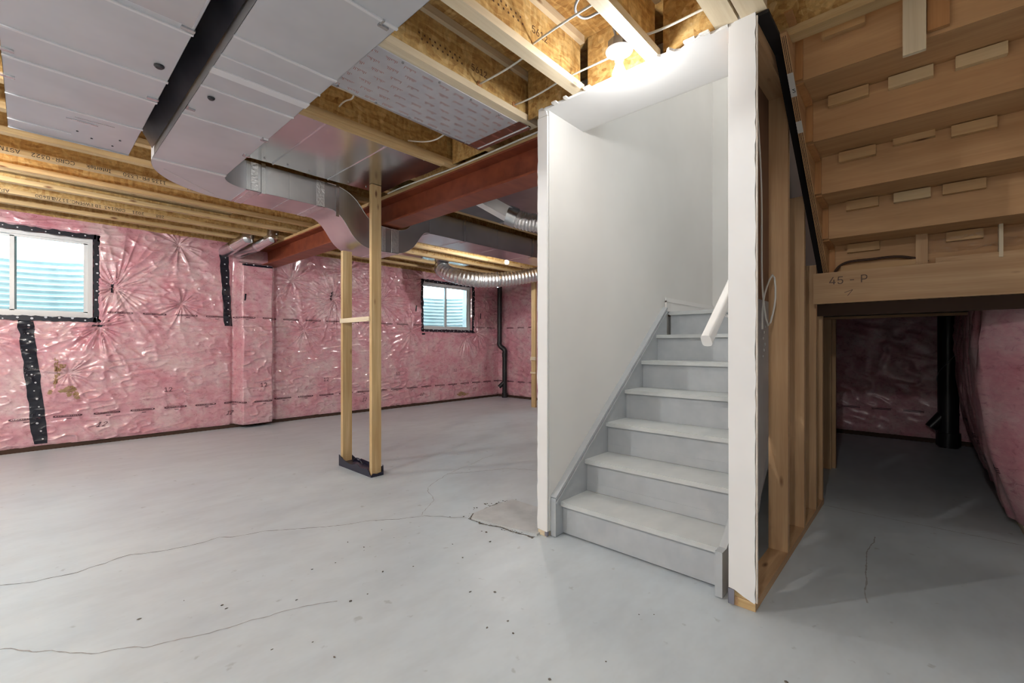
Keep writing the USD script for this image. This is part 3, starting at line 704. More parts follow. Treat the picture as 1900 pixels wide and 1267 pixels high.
# elbow
cx, cy, ri, ro = 1.10, 3.45, .195, .585
g = np.linspace(math.pi, math.pi / 2, 25)
poly = [(cx + ro * math.cos(a), cy + ro * math.sin(a)) for a in g] + [(cx + ri * math.cos(a), cy + ri * math.sin(a)) for a in g[::-1]]
obj('elbow', [prism_xy(poly, DB, DB + .0012), prism_xy(poly, DT - .0012, DT)] + [prism_xy([(cx + q * math.cos(a), cy + q * math.sin(a)) for a in g] + [(cx + (q - .0012) * math.cos(a), cy + (q - .0012) * math.sin(a)) for a in g[::-1]], DB, DT) for q in (ro, ri + .0012)], 'duct_dull', t, smooth=35)
obj('crease', beam_between((.60, 3.62, DB - .0005), (1.0, 3.99, DB - .0005), .004, .003), 'seam_highlight', t)
for a, b in ((1.10, 1.24), (1.24, 1.52), (1.52, 1.69)):
    obj('branch_section', duct_section(a, b, 3.645, 4.035, open_axis='x'), 'galvanised', t)


def band(x0, x1, foil=True, z0=DB, z1=DT, e=.003):
    return join([box(x0, x1, 3.645 - e, 4.035 + e, z0 - e, z0, 0), box(x0, x1, 3.645 - e, 3.645, z0 - e, z1, 0), box(x0, x1, 4.035, 4.035 + e, z0 - e, z1, 0)])


for a, b, m_ in ((1.085, 1.10, 'galvanised'), (1.115, 1.165, 'foil'), (1.385, 1.40, 'galvanised'), (1.60, 1.665, 'foil')):
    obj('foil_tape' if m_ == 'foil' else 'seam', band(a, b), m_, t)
low = spline([(1.69, 2.245), (1.79, 2.212), (1.865, 2.125), (1.93, 2.04), (2.03, 1.98), (2.14, 1.965), (2.30, 1.965), (2.42, 1.985), (2.53, 2.05), (2.61, 2.15), (2.67, 2.215), (2.74, 2.225)], 44)
upp = spline([(1.69, DT), (1.80, 2.445), (1.90, 2.405), (1.98, 2.335), (2.04, 2.26), (2.12, 2.205), (2.22, 2.19), (2.40, 2.192), (2.47, 2.22), (2.55, 2.32), (2.62, 2.41), (2.74, 2.45)], 44)
pl = [tuple(p) for p in low] + [tuple(p) for p in upp[::-1]]
def strip(c, y0, y1, flip):
    n = len(c); v = np.vstack([np.c_[c[:, 0], np.full(n, y0), c[:, 1]], np.c_[c[:, 0], np.full(n, y1), c[:, 1]]]); i = np.arange(n - 1)
    f = np.vstack([np.stack([i, i + 1, i + 1 + n], 1), np.stack([i, i + 1 + n, i + n], 1)])
    return trimesh.Trimesh(v, f[:, ::-1] if flip else f, process=False)
obj('offset_side', [prism_xz(pl, 3.645, 3.6465), prism_xz(pl, 4.0335, 4.035)], 'galvanised', t)
obj('offset_cover', [strip(low, 3.645, 4.035, True), strip(upp, 3.645, 4.035, False)], 'galvanised', t, smooth=True)
obj('foil_tape', [band(2.20, 2.235, True, 1.966, 2.19), band(2.30, 2.375, True, 1.966, 2.19)], 'foil', t)
obj('seam', [tube([(p[0], 3.643, p[1]) for p in low], .004, 6), tube([(p[0], 3.643, p[1]) for p in upp], .003, 6)], 'galvanised', t)
B2, T2 = 2.225, 2.45
xs = [2.74, 3.18, 3.72, 4.30, 5.0, 5.9]
for a, b in zip(xs[:-1], xs[1:]):
    obj('branch_section', duct_section(a, b, 3.645, 4.035, B2, T2, 'x'), 'galvanised', t)
    obj('seam', band(a - .012, a + .012, True, B2, T2), 'galvanised', t)
for x in (1.20, 1.775, 3.2, 4.35):
    zb = DB if x < 2 else B2
    if x == 1.775:
        obj('hanger_strap', [box(x - .014, x + .014, 3.638, 3.6415, 2.19, ZJ)], 'shiny_sheet', t)
    else:
        obj('hanger_strap', [box(x - .014, x + .014, 3.638, 3.6415, zb - .003, ZJ), box(x - .014, x + .014, 3.6405, 3.72, zb - .006, zb - .003)], 'shiny_sheet', t)

# sheet metal panning under joist bays
t = thing('joist_panning', 'shiny sheet metal panel nailed under the joists beside the steel beam', 'sheet metal')
r = np.random.default_rng(3)
for a, b in ((.93, 1.24), (1.24, 1.66), (1.66, 2.115)):
    nx, ny = 16, 24
    X, Y = np.meshgrid(np.linspace(a, b, nx), np.linspace(2.665, 3.575, ny), indexing='ij')
    Z = ZJ - .004 - .010 * meshkit.fbm(np.stack([X * 3, Y * 3, X * 0], -1), 2, 8) - .010 * np.clip((X - 2.03) / .085, 0, 1) ** 2 * np.sin(Y * 5) ** 2
    A, B, C, D = grid_faces(nx, ny)
    obj('metal_panel', (np.stack([X, Y, Z], -1).reshape(-1, 3), np.vstack([np.stack([A, B, C], 1), np.stack([A, C, D], 1)])), 'shiny_sheet', t, smooth=True)
for x in (1.24, 1.66):
    obj('seam', box(x - .005, x + .005, 2.665, 3.575, ZJ - .016, ZJ - .004), 'shiny_sheet', t)
for x in np.arange(1.0, 2.1, .16):
    for y in (2.68, 3.50):
        obj('nail_head', lathe([(0, ZJ - .016), (.006, ZJ - .015), (.006, ZJ - .004)], 8, (x, y, 0)), 'nail', t)
b = obj('nailing_strip', box(.915, 2.10, 2.618, 2.662, ZJ - .022, ZJ - .001), 'lumber_x'); tag(b, 'pale wood strip edging the shiny sheet metal panel', 'wood strip')
t = thing('foil_board_panel', 'grey panel with red printed lettering pattern under the joists', 'panel')
obj('board', box(.90, 2.02, 1.822, 2.262, ZJ - .006, ZJ - .001), 'foil_board', t)
obj('end_strip', box(2.02, 2.125, 1.80, 2.262, ZJ - .007, ZJ - .001), 'shiny_sheet', t)
obj('metal_edge', [box(.90, 2.12, 2.255, 2.268, ZJ - .010, ZJ), box(2.105, 2.13, 1.80, 2.262, ZJ - .012, ZJ + .002)], 'shiny_sheet', t)
sc = []
for i, x in enumerate(np.arange(.93, 2.0, .105)):
    for j, y in enumerate(np.arange(1.85, 2.24, .062)):
        o = np.array([x + (.045 if j % 2 else 0), y, ZJ - .0068])
        u = 0.0
        for q in range(9):
            hgt = r.choice([.008, .014, .022]); sc.append(beam_between(o + (u, 0, 0), o + (u + .004, hgt, 0), .0022, .0006, c=0)); u += .0075
obj('print_pattern', sc, 'red_ink', t, kind='stuff')
for x in np.arange(1.0, 2.05, .22):
    obj('nail_head', lathe([(0, ZJ - .013), (.006, ZJ - .012), (.006, ZJ - .004)], 8, (x, 1.835, 0)), 'nail', t)
    obj('nail_head', lathe([(0, ZJ - .016), (.006, ZJ - .015), (.006, ZJ - .004)], 8, (x + .1, 2.25, 0)), 'nail', t)
t = thing('joist_panning', 'shade-darkened sheet metal panel under the joists beyond the beam, half hidden by the stair wall', 'sheet metal')
obj('metal_panel', box(2.45, 3.55, 2.26, 3.46, ZJ - .006, ZJ - .001), 'shaded_sheet', t); obj('metal_panel', box(3.56, 5.2, 2.26, 3.46, ZJ - .006, ZJ - .001), 'shaded_sheet', t)  # shade is in the metal colour of these panels
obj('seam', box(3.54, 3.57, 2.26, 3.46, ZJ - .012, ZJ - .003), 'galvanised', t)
t = thing('joist_panning', 'shiny sheet metal panel between joists above the far window', 'sheet metal')
obj('metal_panel', box(3.3, 5.2, 5.66, 6.02, ZJ + .028, ZJ + .032), 'shiny_sheet', t); obj('metal_panel', box(3.3, 5.0, 4.81, 5.17, ZJ + .060, ZJ + .064), 'shiny_sheet', t)
t = thing('joist_panning', 'long sheet metal strip between joists near the leftmost window', 'sheet metal')
obj('metal_panel', box(-1.5, 1.5, 5.235, 5.59, ZJ + .060, ZJ + .064), 'shiny_sheet', t)


def elbow_pipe(label, pts, r_):
    t = thing('duct_elbow', label, 'duct elbow')
    p = np.asarray(pts, float)
    for k in range(len(p) - 1):
        obj('pipe_segment', tube([p[k], p[k + 1]], r_ * (1 - .02 * (k % 2)), 18), 'galvanised' if k == 0 else 'shiny_sheet', t, smooth=40)
    for k in range(1, len(p) - 1):
        s = trimesh.creation.icosphere(2, r_ * 1.02); s.apply_translation(p[k]); obj('gore_joint', s, 'shiny_sheet', t, smooth=True)
    obj('crimp_ring', tube([p[-1] - (p[-1] - p[-2]) * .25, p[-1] - (p[-1] - p[-2]) * .12], r_ * 1.08, 18), 'shiny_sheet', t)


elbow_pipe('left galvanised pipe elbow at the end of the steel beam', [(1.76, 6.86, 2.33), (1.78, 6.45, 2.36), (1.86, 6.22, 2.44), (1.92, 6.20, 2.62)], .072)
elbow_pipe('right galvanised pipe elbow at the end of the steel beam', [(1.93, 6.80, 2.34), (1.99, 6.25, 2.37), (2.07, 5.98, 2.44), (2.09, 5.97, 2.62)], .064)


def flex(label, pts, r_, mat_='foil', collar=True):
    t = thing('flexible_duct', label, 'flexible duct')
    c = spline(pts, 150)
    rr = r_ * (1 + .06 * np.sin(np.arange(150) * 2 * np.pi / 4.0))
    obj('foil_hose', tube(c, rr, 18), mat_, t, smooth=True)
    if collar:
        obj('collar', tube([c[0], c[6]], r_ * 1.1, 18), 'galvanised', t, smooth=40)
        obj('clamp_band', [tube([c[75], c[77]], r_ * 1.1, 18), tube([c[-8], c[-5]], r_ * 1.1, 18)], 'galvanised', t)


flex('crinkled foil flexible duct hanging above the far window', [(4.75, 6.0, 2.42), (4.76, 5.68, 2.25), (4.95, 5.42, 2.18), (5.35, 5.2, 2.20), (5.72, 4.97, 2.27), (6.0, 4.8, 2.34), (6.2, 4.65, 2.38)], .12)
flex('ribbed flexible duct coming out from behind the stair wall', [(2.72, 2.50, 2.165), (2.80, 2.40, 2.12), (2.95, 2.22, 2.105), (3.15, 2.02, 2.11), (3.4, 1.80, 2.12)], .072)
t = thing('duct_boot', 'white-grey sheet metal boot slanting down under the steel beam to the ribbed duct', 'duct')
obj('boot', beam_between((2.43, 2.74, 2.36), (2.70, 2.52, 2.18), .13, .09), 'drywall', t)
obj('collar', tube([(2.69, 2.53, 2.18), (2.74, 2.47, 2.15)], .08, 18), 'galvanised', t, smooth=40)

# ------------------------------------------------------------------ lamps
def lamp(x, y, z, label, glow, group=None):
    t = thing('lampholder', label, 'light fixture', group)
    obj('octagon_box', lathe([(0, z + .045), (.052, z + .045), (.054, z + .002), (0, z + .002)], 8, (x, y, 0)), 'box_grey', t)
    obj('base', lathe([(0, z - .032), (.022, z - .032), (.026, z - .022), (.034, z - .014), (.060, z - .004), (.063, z + .0015), (0, z + .0018)], 32, (x, y, 0)), 'porcelain', t, smooth=30)
    obj('socket', lathe([(0, z - .05), (.017, z - .05), (.021, z - .044), (.021, z - .030), (0, z - .030)], 24, (x, y, 0)), 'porcelain', t, smooth=30)
    zb = z - .103
    pr = [(0, zb - .031)] + [(.031 * math.sin(a), zb - .031 * math.cos(a)) for a in np.linspace(.15, 2.2, 14)] + [(.015, z - .054), (.0135, z - .0505), (0, z - .0505)]
    obj('bulb', lathe(pr, 24, (x, y, 0)), glow, t, smooth=True)
    return t


lamp(1.856, 1.035, 2.462, 'lit bare bulb in a white porcelain lampholder beside the stair opening', 'weak_bulb')
lamp(4.75, 4.48, 2.42, 'lit bare bulb far back near the foil flexible duct', 'far_bulb')
lamp(-1.0, 2.6, 2.42, 'added unseen fill bulb behind the camera, left side of the basement', 'fill_bright_bulb')  # unseen bulb added to brighten the left side
lamp(-.72, .10, 2.42, 'added unseen fill bulb behind the camera near the right wall', 'fill_side_bulb')  # unseen bulb added as fill for the stairs and right floor
lamp(-.9, 5.0, 2.42, 'added unseen fill bulb behind the camera near the leftmost window', 'fill_bright_bulb')  # unseen bulb added to brighten the window wall

# ------------------------------------------------------------------ cables
def cable(label, pts, r_=.005, mat_='cable_white', flat=False, n=40, clips=()):
    c = obj('cable', tube(spline(pts, n), r_, 8), mat_, smooth=True); tag(c, label, 'cable')
    return c


ZC = 2.535
cable('white cable spanning the joist bay left of the stairs, upper one', [(1.68, 1.806, ZC), (1.67, 1.70, ZC - .012), (1.665, 1.55, ZC - .016), (1.66, 1.38, ZC)])
cable('white cable spanning the joist bay left of the stairs, next to the drywall edge', [(1.965, 1.806, ZC), (1.96, 1.70, ZC - .012), (1.95, 1.55, ZC - .016), (1.945, 1.38, ZC)])
cable('white cable from the joist to the lampholder box, upper one', [(1.63, 1.366, ZC), (1.62, 1.2, ZC + .004), (1.61, 1.0, ZC)])
cable('white cable from the joist into the lampholder box', [(1.93, 1.366, ZC - .02), (1.92, 1.25, ZC - .03), (1.905, 1.09, 2.49)])
cable('grey armoured cable looping over the light bulb', [(1.62, .955, 2.62), (1.60, 1.06, 2.60), (1.64, 1.13, 2.58), (1.71, 1.12, 2.58), (1.75, 1.06, 2.60), (1.80, 1.045, 2.58), (1.84, 1.04, 2.505)], .0065, 'cable_grey')
cable('white cable in the bay right of the light bulb', [(1.93, .953, ZC), (1.95, .85, ZC), (1.98, .70, ZC + .02), (1.99, .62, ZC + .02)], .006)
cable('short white cable inside the dark open joist bay', [(1.20, 2.26, 2.52), (1.235, 2.34, 2.50), (1.27, 2.45, 2.53), (1.30, 2.644, 2.57)])
cable('white cable hanging across the end of the dark joist bay', [(1.80, 2.644, 2.53), (1.82, 2.50, 2.485), (1.84, 2.35, 2.47), (1.86, 2.23, 2.53)])
cable('white cable running along the top edge of the steel beam', [(2.19, 1.76, 2.452), (2.185, 2.2, 2.445), (2.18, 2.6, 2.44), (2.16, 3.0, 2.44), (2.17, 3.5, 2.45)], .006)
for k, (x, y) in enumerate(((1.68, 1.790), (1.965, 1.790))):
    s = obj('cable_clip', lathe([(0, -.004), (.016, -.004), (.018, 0), (.010, .006), (0, .006)], 12), 'orange_z')
    UsdGeom.Xformable(s).AddTranslateOp().Set((x, y, ZC)); UsdGeom.Xformable(s).AddRotateXOp().Set(90)
    tag(s, ('orange cable bushing in the joist web left of the bulb, upper one', 'orange cable bushing in the joist web next to the drywall corner')[k], 'bushing')

# ------------------------------------------------------------------ two studs under the duct
t = thing('temporary_post', 'pair of rough wood studs standing under the duct on a black-wrapped foot', 'post')
obj('stud', box(1.95, 2.038, 3.39, 3.428, .038, ZJ - .012), 'lumber_z', t)
obj('stud', box(1.95, 2.038, 3.895, 3.933, .038, 1.968), 'lumber_z', t)
obj('foot_plate', box(1.95, 2.038, 3.39, 3.933, 0, .038), 'lumber_y', t)
obj('cross_block', box(1.937, 1.949, 3.415, 3.93, 1.305, 1.345), 'pale_y', t, label='pale thin cross strip')
w = [(3.945, -.0), (3.945, .10), (3.86, .068), (3.76, .052), (3.70, .05), (3.65, .066), (3.61, .075), (3.56, .052), (3.50, .055), (3.44, .06), (3.41, .04), (3.40, .018), (3.378, .012), (3.378, 0)]
obj('plastic_wrap', [prism_yz(w, 1.936, 1.940), prism_xz([(1.936, 0), (2.052, 0), (2.052, .075), (2.045, .09), (2.040, .06), (2.042, .03), (1.99, .022), (1.955, .03), (1.942, .02)], 3.376, 3.380), prism_yz([(3.378, 0), (3.378, .08), (3.45, .05), (3.6, .07), (3.75, .075), (3.80, .05), (3.945, .09), (3.945, 0)], 2.048, 2.052),
                      prism_xy([(1.938, 3.378), (2.05, 3.378), (2.05, 3.945), (1.938, 3.945)], .0005, .002), box(1.94, 2.046, 3.43, 3.893, .0385, .042, 0), tube(spline([(2.0, 3.80, .05), (2.0, 3.74, .09), (2.0, 3.68, .085), (2.0, 3.63, .05)], 12), .006, 6)], 'black_poly', t)

# ------------------------------------------------------------------ stairwell walls
def struct_dry(name, mesh, mat_='stair_white', label=None):
    s = struct(name, mesh, mat_); tag(s, label)
    return s


wsl = group_struct('wall_stairwell_left', 'white drywall side of the stairwell')
obj('drywall_sheet', [prism_xz([(2.034, .03), (4.74, .03), (4.74, TOP), (2.375, TOP), (2.375, 2.455), (2.034, 2.455)], 1.583, 1.596)], 'stair_white', wsl)
obj('outer_sheet', [prism_xz([(2.15, .03), (4.85, .03), (4.85, 2.44), (2.43, 2.44), (2.43, 2.19), (2.15, 2.19)], 1.648, 1.66), box(2.375, 4.85, 1.62, 1.66, SLAB1 + .002, TOP, 0)], 'stair_white', wsl)
obj('stud', [box(x, x + .038, 1.597, 1.647, .03, 2.19) for x in (2.06, 2.5, 2.95, 3.4, 3.85)], 'tan_z', wsl)
obj('sole_plate', box(2.022, 4.8, 1.59, 1.655, 0, .03), 'pale_x', wsl)
struct_dry('wall_stairwell_end', box(4.74, 4.80, RIGHT_Y - .02, 1.66, 1.36, TOP, 0), label='white drywall wall at the end of the stairwell landing')
struct_dry('wall_stairwell_right', box(2.2, 4.9, RIGHT_Y - .2, RIGHT_Y - .021, SLAB1 + .002, TOP, 0), label='white drywall wall beside the upper flight')
struct_dry('wall_stairwell_front', join([box(2.372, 2.385, .61, 1.583, 2.452, TOP, 0), box(2.05, 2.07, RIGHT_Y, .60, SLAB1 + .01, TOP, 0), box(2.07, 2.384, .59, .605, SLAB1 + .01, TOP, 0)]), label='white drywall above the stair opening')

# drywall face of the opening, torn along its top and edges
def ragged_edge(p0, p1, amp, step, seed):
    p0, p1 = np.asarray(p0, float), np.asarray(p1, float)
    L = np.linalg.norm(p1 - p0); n = max(2, int(L / step)); d = (p1 - p0) / L; nn = np.array([-d[1], d[0]])
    t = np.linspace(0, 1, n)
    e = (meshkit.fbm(np.stack([t * L * 30, t * 0, t * 0 + seed], 1), 3, seed) - .5) * 2 * amp
    return [tuple(p0 + (p1 - p0) * a + nn * b) for a, b in zip(t, e)]


dr = group_struct('wall_stair_opening', 'white painted drywall framing the stair opening with torn edges')
L = [(1.585, .028)] + [(1.585, 2.42)] + ragged_edge((1.655, 2.42), (1.658, .035), .004, .03, 2)
obj('left_return', prism_yz(L, 2.018, 2.031), 'drywall', dr)
obj('left_return_cap', prism_yz([(1.588, 2.425), (1.652, 2.422), (1.650, 2.475), (1.625, 2.478), (1.600, 2.462)], 2.020, 2.033), 'drywall', dr)
Rr = [(.608, .075), (.585, .072), (.55, .055), (.508, .040)] + ragged_edge((.505, .05), (.505, 2.475), .004, .03, 5) + [(.53, 2.487), (.57, 2.482), (.59, 2.462), (.608, 2.466)]
obj('right_return', prism_yz(Rr, 2.018, 2.031), 'drywall', dr)
obj('right_return_core', prism_yz([(.5035, .045), (.5035, 2.45), (.497, 2.45), (.497, .045)], 2.019, 2.0305), 'gypsum_edge', dr)
fr = ragged_edge((2.0, 1.60), (2.006, .61), .008, .012, 9)
fr = [(2.012 - .045 * math.exp(-((y - .86) / .008) ** 2) - .028 * math.exp(-((y - .925) / .013) ** 2) + .02 * math.exp(-((y - .815) / .022) ** 2) - .018 * math.exp(-((y - .725) / .03) ** 2) + .4 * (x - 2.003), y) for x, y in [(2.0 + (a - 2.0), b) for a, b in fr]]
obj('soffit_sheet', prism_xy(fr + [(2.372, .612), (2.372, 1.583)] if fr[0][1] > fr[-1][1] else fr, 2.452, 2.4645), 'drywall', dr)
obj('torn_paper', [box(1.985, 2.012, y, y + w_, 2.453, 2.462) for y, w_ in ((1.50, .03), (1.43, .02), (1.28, .04), (.74, .05), (.68, .04))], 'torn_paper', dr)
obj('inner_return', box(2.02, 3.72, .598, .610, .75, 2.385, 0), 'stair_white', dr)
obj('corner_bead', [box(2.0165, 2.0185, .585, .6085, .008, .072), box(2.0165, 2.03, .6075, .6095, .008, .075), box(2.0165, 2.0185, 1.584, 1.602, .006, .030), box(2.0165, 2.03, 1.583, 1.585, .006, .032)], 'steel_bead', dr)

# ------------------------------------------------------------------ lower stair flight
NX, RUN, RISE, Z0 = 2.096, .252, .198, .194
t = thing('staircase', 'grey painted wooden stairs rising to the landing', 'stairs')
SY0, SY1 = .672, 1.548
for k in range(7):
    x, z = NX + RUN * k, Z0 + RISE * k
    if k < 6:
        obj('tread', box(x, x + RUN + .024, SY0, SY1, z - .026, z, .004), 'tread_paint', t)
    obj('riser', box(x + .026, x + .040, SY0, SY1, z - RISE + (.012 if k == 0 else .0), z - .0262, 0), 'grey_paint', t)
    obj('riser_foot', box(x + .024, x + .0265, SY0, SY1, z - RISE + .002, z - RISE + .055, 0), 'grey_paint', t) if k in (1, 2) else None
obj('landing_nosing', box(NX + RUN * 6, NX + RUN * 6 + .10, SY0, SY1, Z0 + RISE * 6 - .030, Z0 + RISE * 6, .004), 'tread_paint', t)


def skirt(y0, y1, a, b, c, e, mat_='grey_paint'):
    """side board: from x=a rising with the flight to x=b; top line c above the nosing line."""
    s = RISE / RUN
    top = lambda x: Z0 + (x - NX) * s + c
    return prism_xz([(a, .004), (a, top(a)), (b, top(b)), (b, 1.36), (b, top(b) - e), (a + .28, .004)], y0, y1)


sb = obj('skirt_board', skirt(1.549, 1.581, 2.052, 3.56, .055, .42), 'grey_paint', t)
s = RISE / RUN
top0 = np.array([2.050, 1.563, Z0 + (2.052 - NX) * s + .064]); top1 = np.array([3.56, 1.563, Z0 + (3.56 - NX) * s + .064])
obj('skirt_cap', [beam_between(top0, top1, .042, .016, c=.004), beam_between(top0 + (0, -.018, -.028), top1 + (0, -.018, -.028), .012, .012, c=.003)], 'grey_paint', sb)
obj('skirt_board', prism_xz([(2.040, .004), (2.040, .200), (2.10, .200), (3.4, .10 + 1.35 * s), (3.4, .9), (2.32, .004)], .640, .671), 'grey_paint', t)
obj('skirt_front', [box(2.046, 2.054, 1.545, 1.582, .004, .222)], 'grey_paint', t)
obj('carriage', [prism_xz([(2.18, .02), (2.45, .02), (3.69, .99), (3.69, 1.17)], y, y + .03) for y in (.70, 1.09, 1.50)], 'ply_x', t)
t = thing('stair_landing', 'grey landing floor at the top of the lower stairs', 'landing')
obj('floor_boards', box(3.66, 4.74, RIGHT_Y + .02, 1.583, 1.36, 1.382), 'tread_paint', t)
obj('shade_edge_board', box(3.648, 3.6595, RIGHT_Y + .02, .60, 1.30, 1.3815), 'dark_wood_and_shade', t)  # added dark board; shade under the header is in its colour
obj('subfloor', box(3.66, 4.738, RIGHT_Y + .02, 1.58, 1.345, 1.3595), 'dark_wood_and_shade', t)
obj('joist', [box(3.68, 3.72, RIGHT_Y + .02, .48, 1.325, 1.3448), box(4.68, 4.73, RIGHT_Y + .02, 1.58, 1.325, 1.3448), box(4.1, 4.14, RIGHT_Y + .02, 1.58, 1.325, 1.3448)], 'tan_y', t)
tr = group_struct('baseboard_landing', 'white moulded baseboard along the landing wall')
obj('board', box(3.60, 4.74, 1.568, 1.582, 1.383, 1.478), 'white_paint', tr)
obj('cap_moulding', [box(3.60, 4.74, 1.572, 1.582, 1.478, 1.500), box(3.60, 4.74, 1.564, 1.582, 1.462, 1.474)], 'white_paint', tr)
t = thing('handrail', 'white wooden handrail rising along the right side of the stairs', 'handrail')
a, b = np.array([2.02, .700, 1.120]), np.array([4.2, .700, 1.120 + 2.18 * s])
d = (b - a) / np.linalg.norm(b - a); u = np.cross([0, 1, 0], d) * -1
g = np.linspace(0, 2 * math.pi, 17)[:-1]
prof = np.stack([.022 * np.sign(np.cos(g)) * np.abs(np.cos(g)) ** .6, .030 * np.sign(np.sin(g)) * np.abs(np.sin(g)) ** .6], 1)
ring = lambda c: np.array([c + np.array([0, 1, 0]) * p[0] + u * p[1] for p in prof])
v = np.vstack([ring(a), ring(b), [a], [b]]); n = 16
f = [[i, (i + 1) % n, n + (i + 1) % n] for i in range(n)] + [[i, n + (i + 1) % n, n + i] for i in range(n)] + [[2 * n, (i + 1) % n, i] for i in range(n)] + [[2 * n + 1, n + i, n + (i + 1) % n] for i in range(n)]
hr = trimesh.Trimesh(v, f, process=False); hr.fix_normals()
rl = obj('rail', hr, 'white_paint', t, smooth=50)
for q in (.10, .55):
    c = a + (b - a) * q
    obj('bracket', [tube(spline([c - u * .03, c - u * .055, c - u * .07 + (0, -.03, 0), c - u * .07 + (0, -.088, 0)], 12), .007, 8), box(c[0] - .012, c[0] + .012, .6105, .615, c[2] - .105, c[2] - .045)], 'white_paint', rl)

# ------------------------------------------------------------------ stud wall under the upper flight
t = thing('stud_wall', 'open wood stud wall between the stairs and the recess', 'stud wall')
WY0, WY1 = .508, .597
obj('bottom_plate', box(2.033, 3.76, WY0, WY1, 0, .038), 'tan_x', t)
obj('top_plate', box(2.033, 2.72, WY0, WY1, 2.385, 2.423), 'tan_x', t); obj('top_plate', box(2.033, 2.60, WY0, WY1, 2.424, 2.462), 'tan_x', t)
for x, zt in ((2.034, 2.384), (2.635, 2.384), (3.06, 1.97), (3.45, 1.62), (3.70, 1.34)):
    obj('stud', box(x, x + .038, WY0, WY1, .039, zt), 'lumber_z' if x < 2.1 else 'tan_z', t)
obj('plate_end', box(2.0325, 2.034, WY0, .575, .002, .037), 'lumber_y', t)
pb = obj('drywall_and_shade_backing', prism_xz([(2.08, 1.33), (2.65, 1.33), (2.65, 2.384), (2.08, 2.384)], .5962, .5978), 'brown_paper', t, label='brown paper back of the stair drywall')
obj('drywall_and_shade_backing', prism_xz([(2.66, 1.39), (4.15, 1.39), (4.15, 2.46), (2.66, 2.46)], .5962, .5978), 'dark_wood_and_shade', t, label='added dark sheet standing for the shade in the upper stud bays')  # no drywall here; added dark sheet paints the shaded void behind the studs
obj('drywall_and_shade_backing', prism_xz([(2.08, .20), (2.45, .28), (2.60, .55), (2.63, .62), (3.76, 1.1), (3.76, 1.329), (2.08, 1.329)], .5962, .5978), 'grey_paper', t, label='grey paper back of the stair drywall')
cable('white cable looped in the stud bay beside the stair post', [(2.42, .575, 1.18), (2.44, .575, 1.32), (2.52, .57, 1.42), (2.60, .565, 1.46), (2.615, .56, 1.38), (2.57, .565, 1.25), (2.52, .57, 1.20), (2.46, .575, 1.28), (2.43, .58, 1.5), (2.42, .58, 1.9), (2.38, .585, 2.2), (2.36, .585, 2.37)], .0045)
for i in range(7):
    obj('screw_tip', lathe([(0, 0), (.002, 0), (.003, .012), (0, .012)], 6, (2.49 + .02 * i % .06, .588, 1.04 + .03 * i)), 'nail', t)

# ------------------------------------------------------------------ header under the upper flight
HX = 3.35
hb = thing('header_beam', 'knotty wood header carrying the foot of the upper stair flight', 'beam')
obj('board', box(HX, HX + .038, RIGHT_Y + .0, .507, 1.360, 1.550), 'tan_y', hb)
obj('pencil_mark', [placed_text('45 - P', .045, (HX - .0008, .43, 1.475), (0, -1, 0), (0, 0, 1)), beam_between((HX - .0005, .35, 1.42), (HX - .0005, .31, 1.435), .003, .001, (1, 0, 0), 0), beam_between((HX - .0005, .31, 1.435), (HX - .0005, .335, 1.40), .003, .001, (1, 0, 0), 0)], 'pencil', hb)

# ------------------------------------------------------------------ upper flight seen from below
t = thing('upper_staircase', 'plywood underside of the upper stair flight with glue blocks', 'stairs')
U0, U1 = RIGHT_Y + .03, .432
RS = {}
rx = lambda k: 3.67 - .252 * k
rz = lambda k: 1.325 + .198 * k
for k in range(1, 6):
    RS[k] = obj('riser', box(rx(k), rx(k) + .012, U0, U1, rz(k), rz(k + 1) - .001, 0), 'ply_y', t)
    if k < 5:
        obj('tread', box(rx(k + 1) + .0125, rx(k) + .036, U0, U1, rz(k + 1), rz(k + 1) + .025, 0), 'ply_y', t)
s2 = .198 / .252
zl = lambda x: 1.537 + (3.388 - x) * s2
obj('stringer', prism_xz([(3.42, zl(3.42)), (2.22, zl(2.22)), (2.22, 2.464), (2.342, 2.464), (2.342, 2.70), (2.40, 2.70), (3.42, zl(3.42) + .33)], .434, .459), 'ply_x', t)
obj('gap_shade_filler', prism_xz([(3.60, zl(3.60) + .13), (2.36, 2.449), (2.03, 2.449), (2.03, 2.463), (2.343, 2.463), (2.343, 2.76), (3.60, zl(3.60) + .45)], .4595, .507), 'void_shade', t)  # added near-black piece painting the shaded void beside the stringer
obj('stringer_ply_line', [beam_between((3.41, y, zl(3.41) - .0006), (2.23, y, zl(2.23) - .0006), .0022, .001, c=0) for y in (.440, .447, .453)], 'dark_wood_and_shade', t)
for k in range(1, 6):
    obj('wedge', prism_xz([(rx(k) - .020, rz(k)), (rx(k) - .0005, rz(k)), (rx(k) - .0005, rz(k + 1) - .001), (rx(k) - .006, rz(k + 1) - .001)], .404, .4335), 'orange_z', t)
    obj('wedge', prism_xz([(rx(k) - .022, rz(k + 1) - .0005), (rx(k + 1) + .013, rz(k + 1) - .0005), (rx(k + 1) + .013, rz(k + 1) - .008), (rx(k) - .022, rz(k + 1) - .022)], .404, .4335), 'orange_z', t)
blocks = {1: [(.188, .341), (-.233, -.092)], 2: [(.179, .321), (-.029, .116), (-.225, -.073)], 3: [(.175, .325), (-.042, .109), (-.24, -.096)], 4: [(.185, .339), (-.033, .116), (-.248, -.10)], 5: [(.18, .33)]}
q = np.random.default_rng(12)
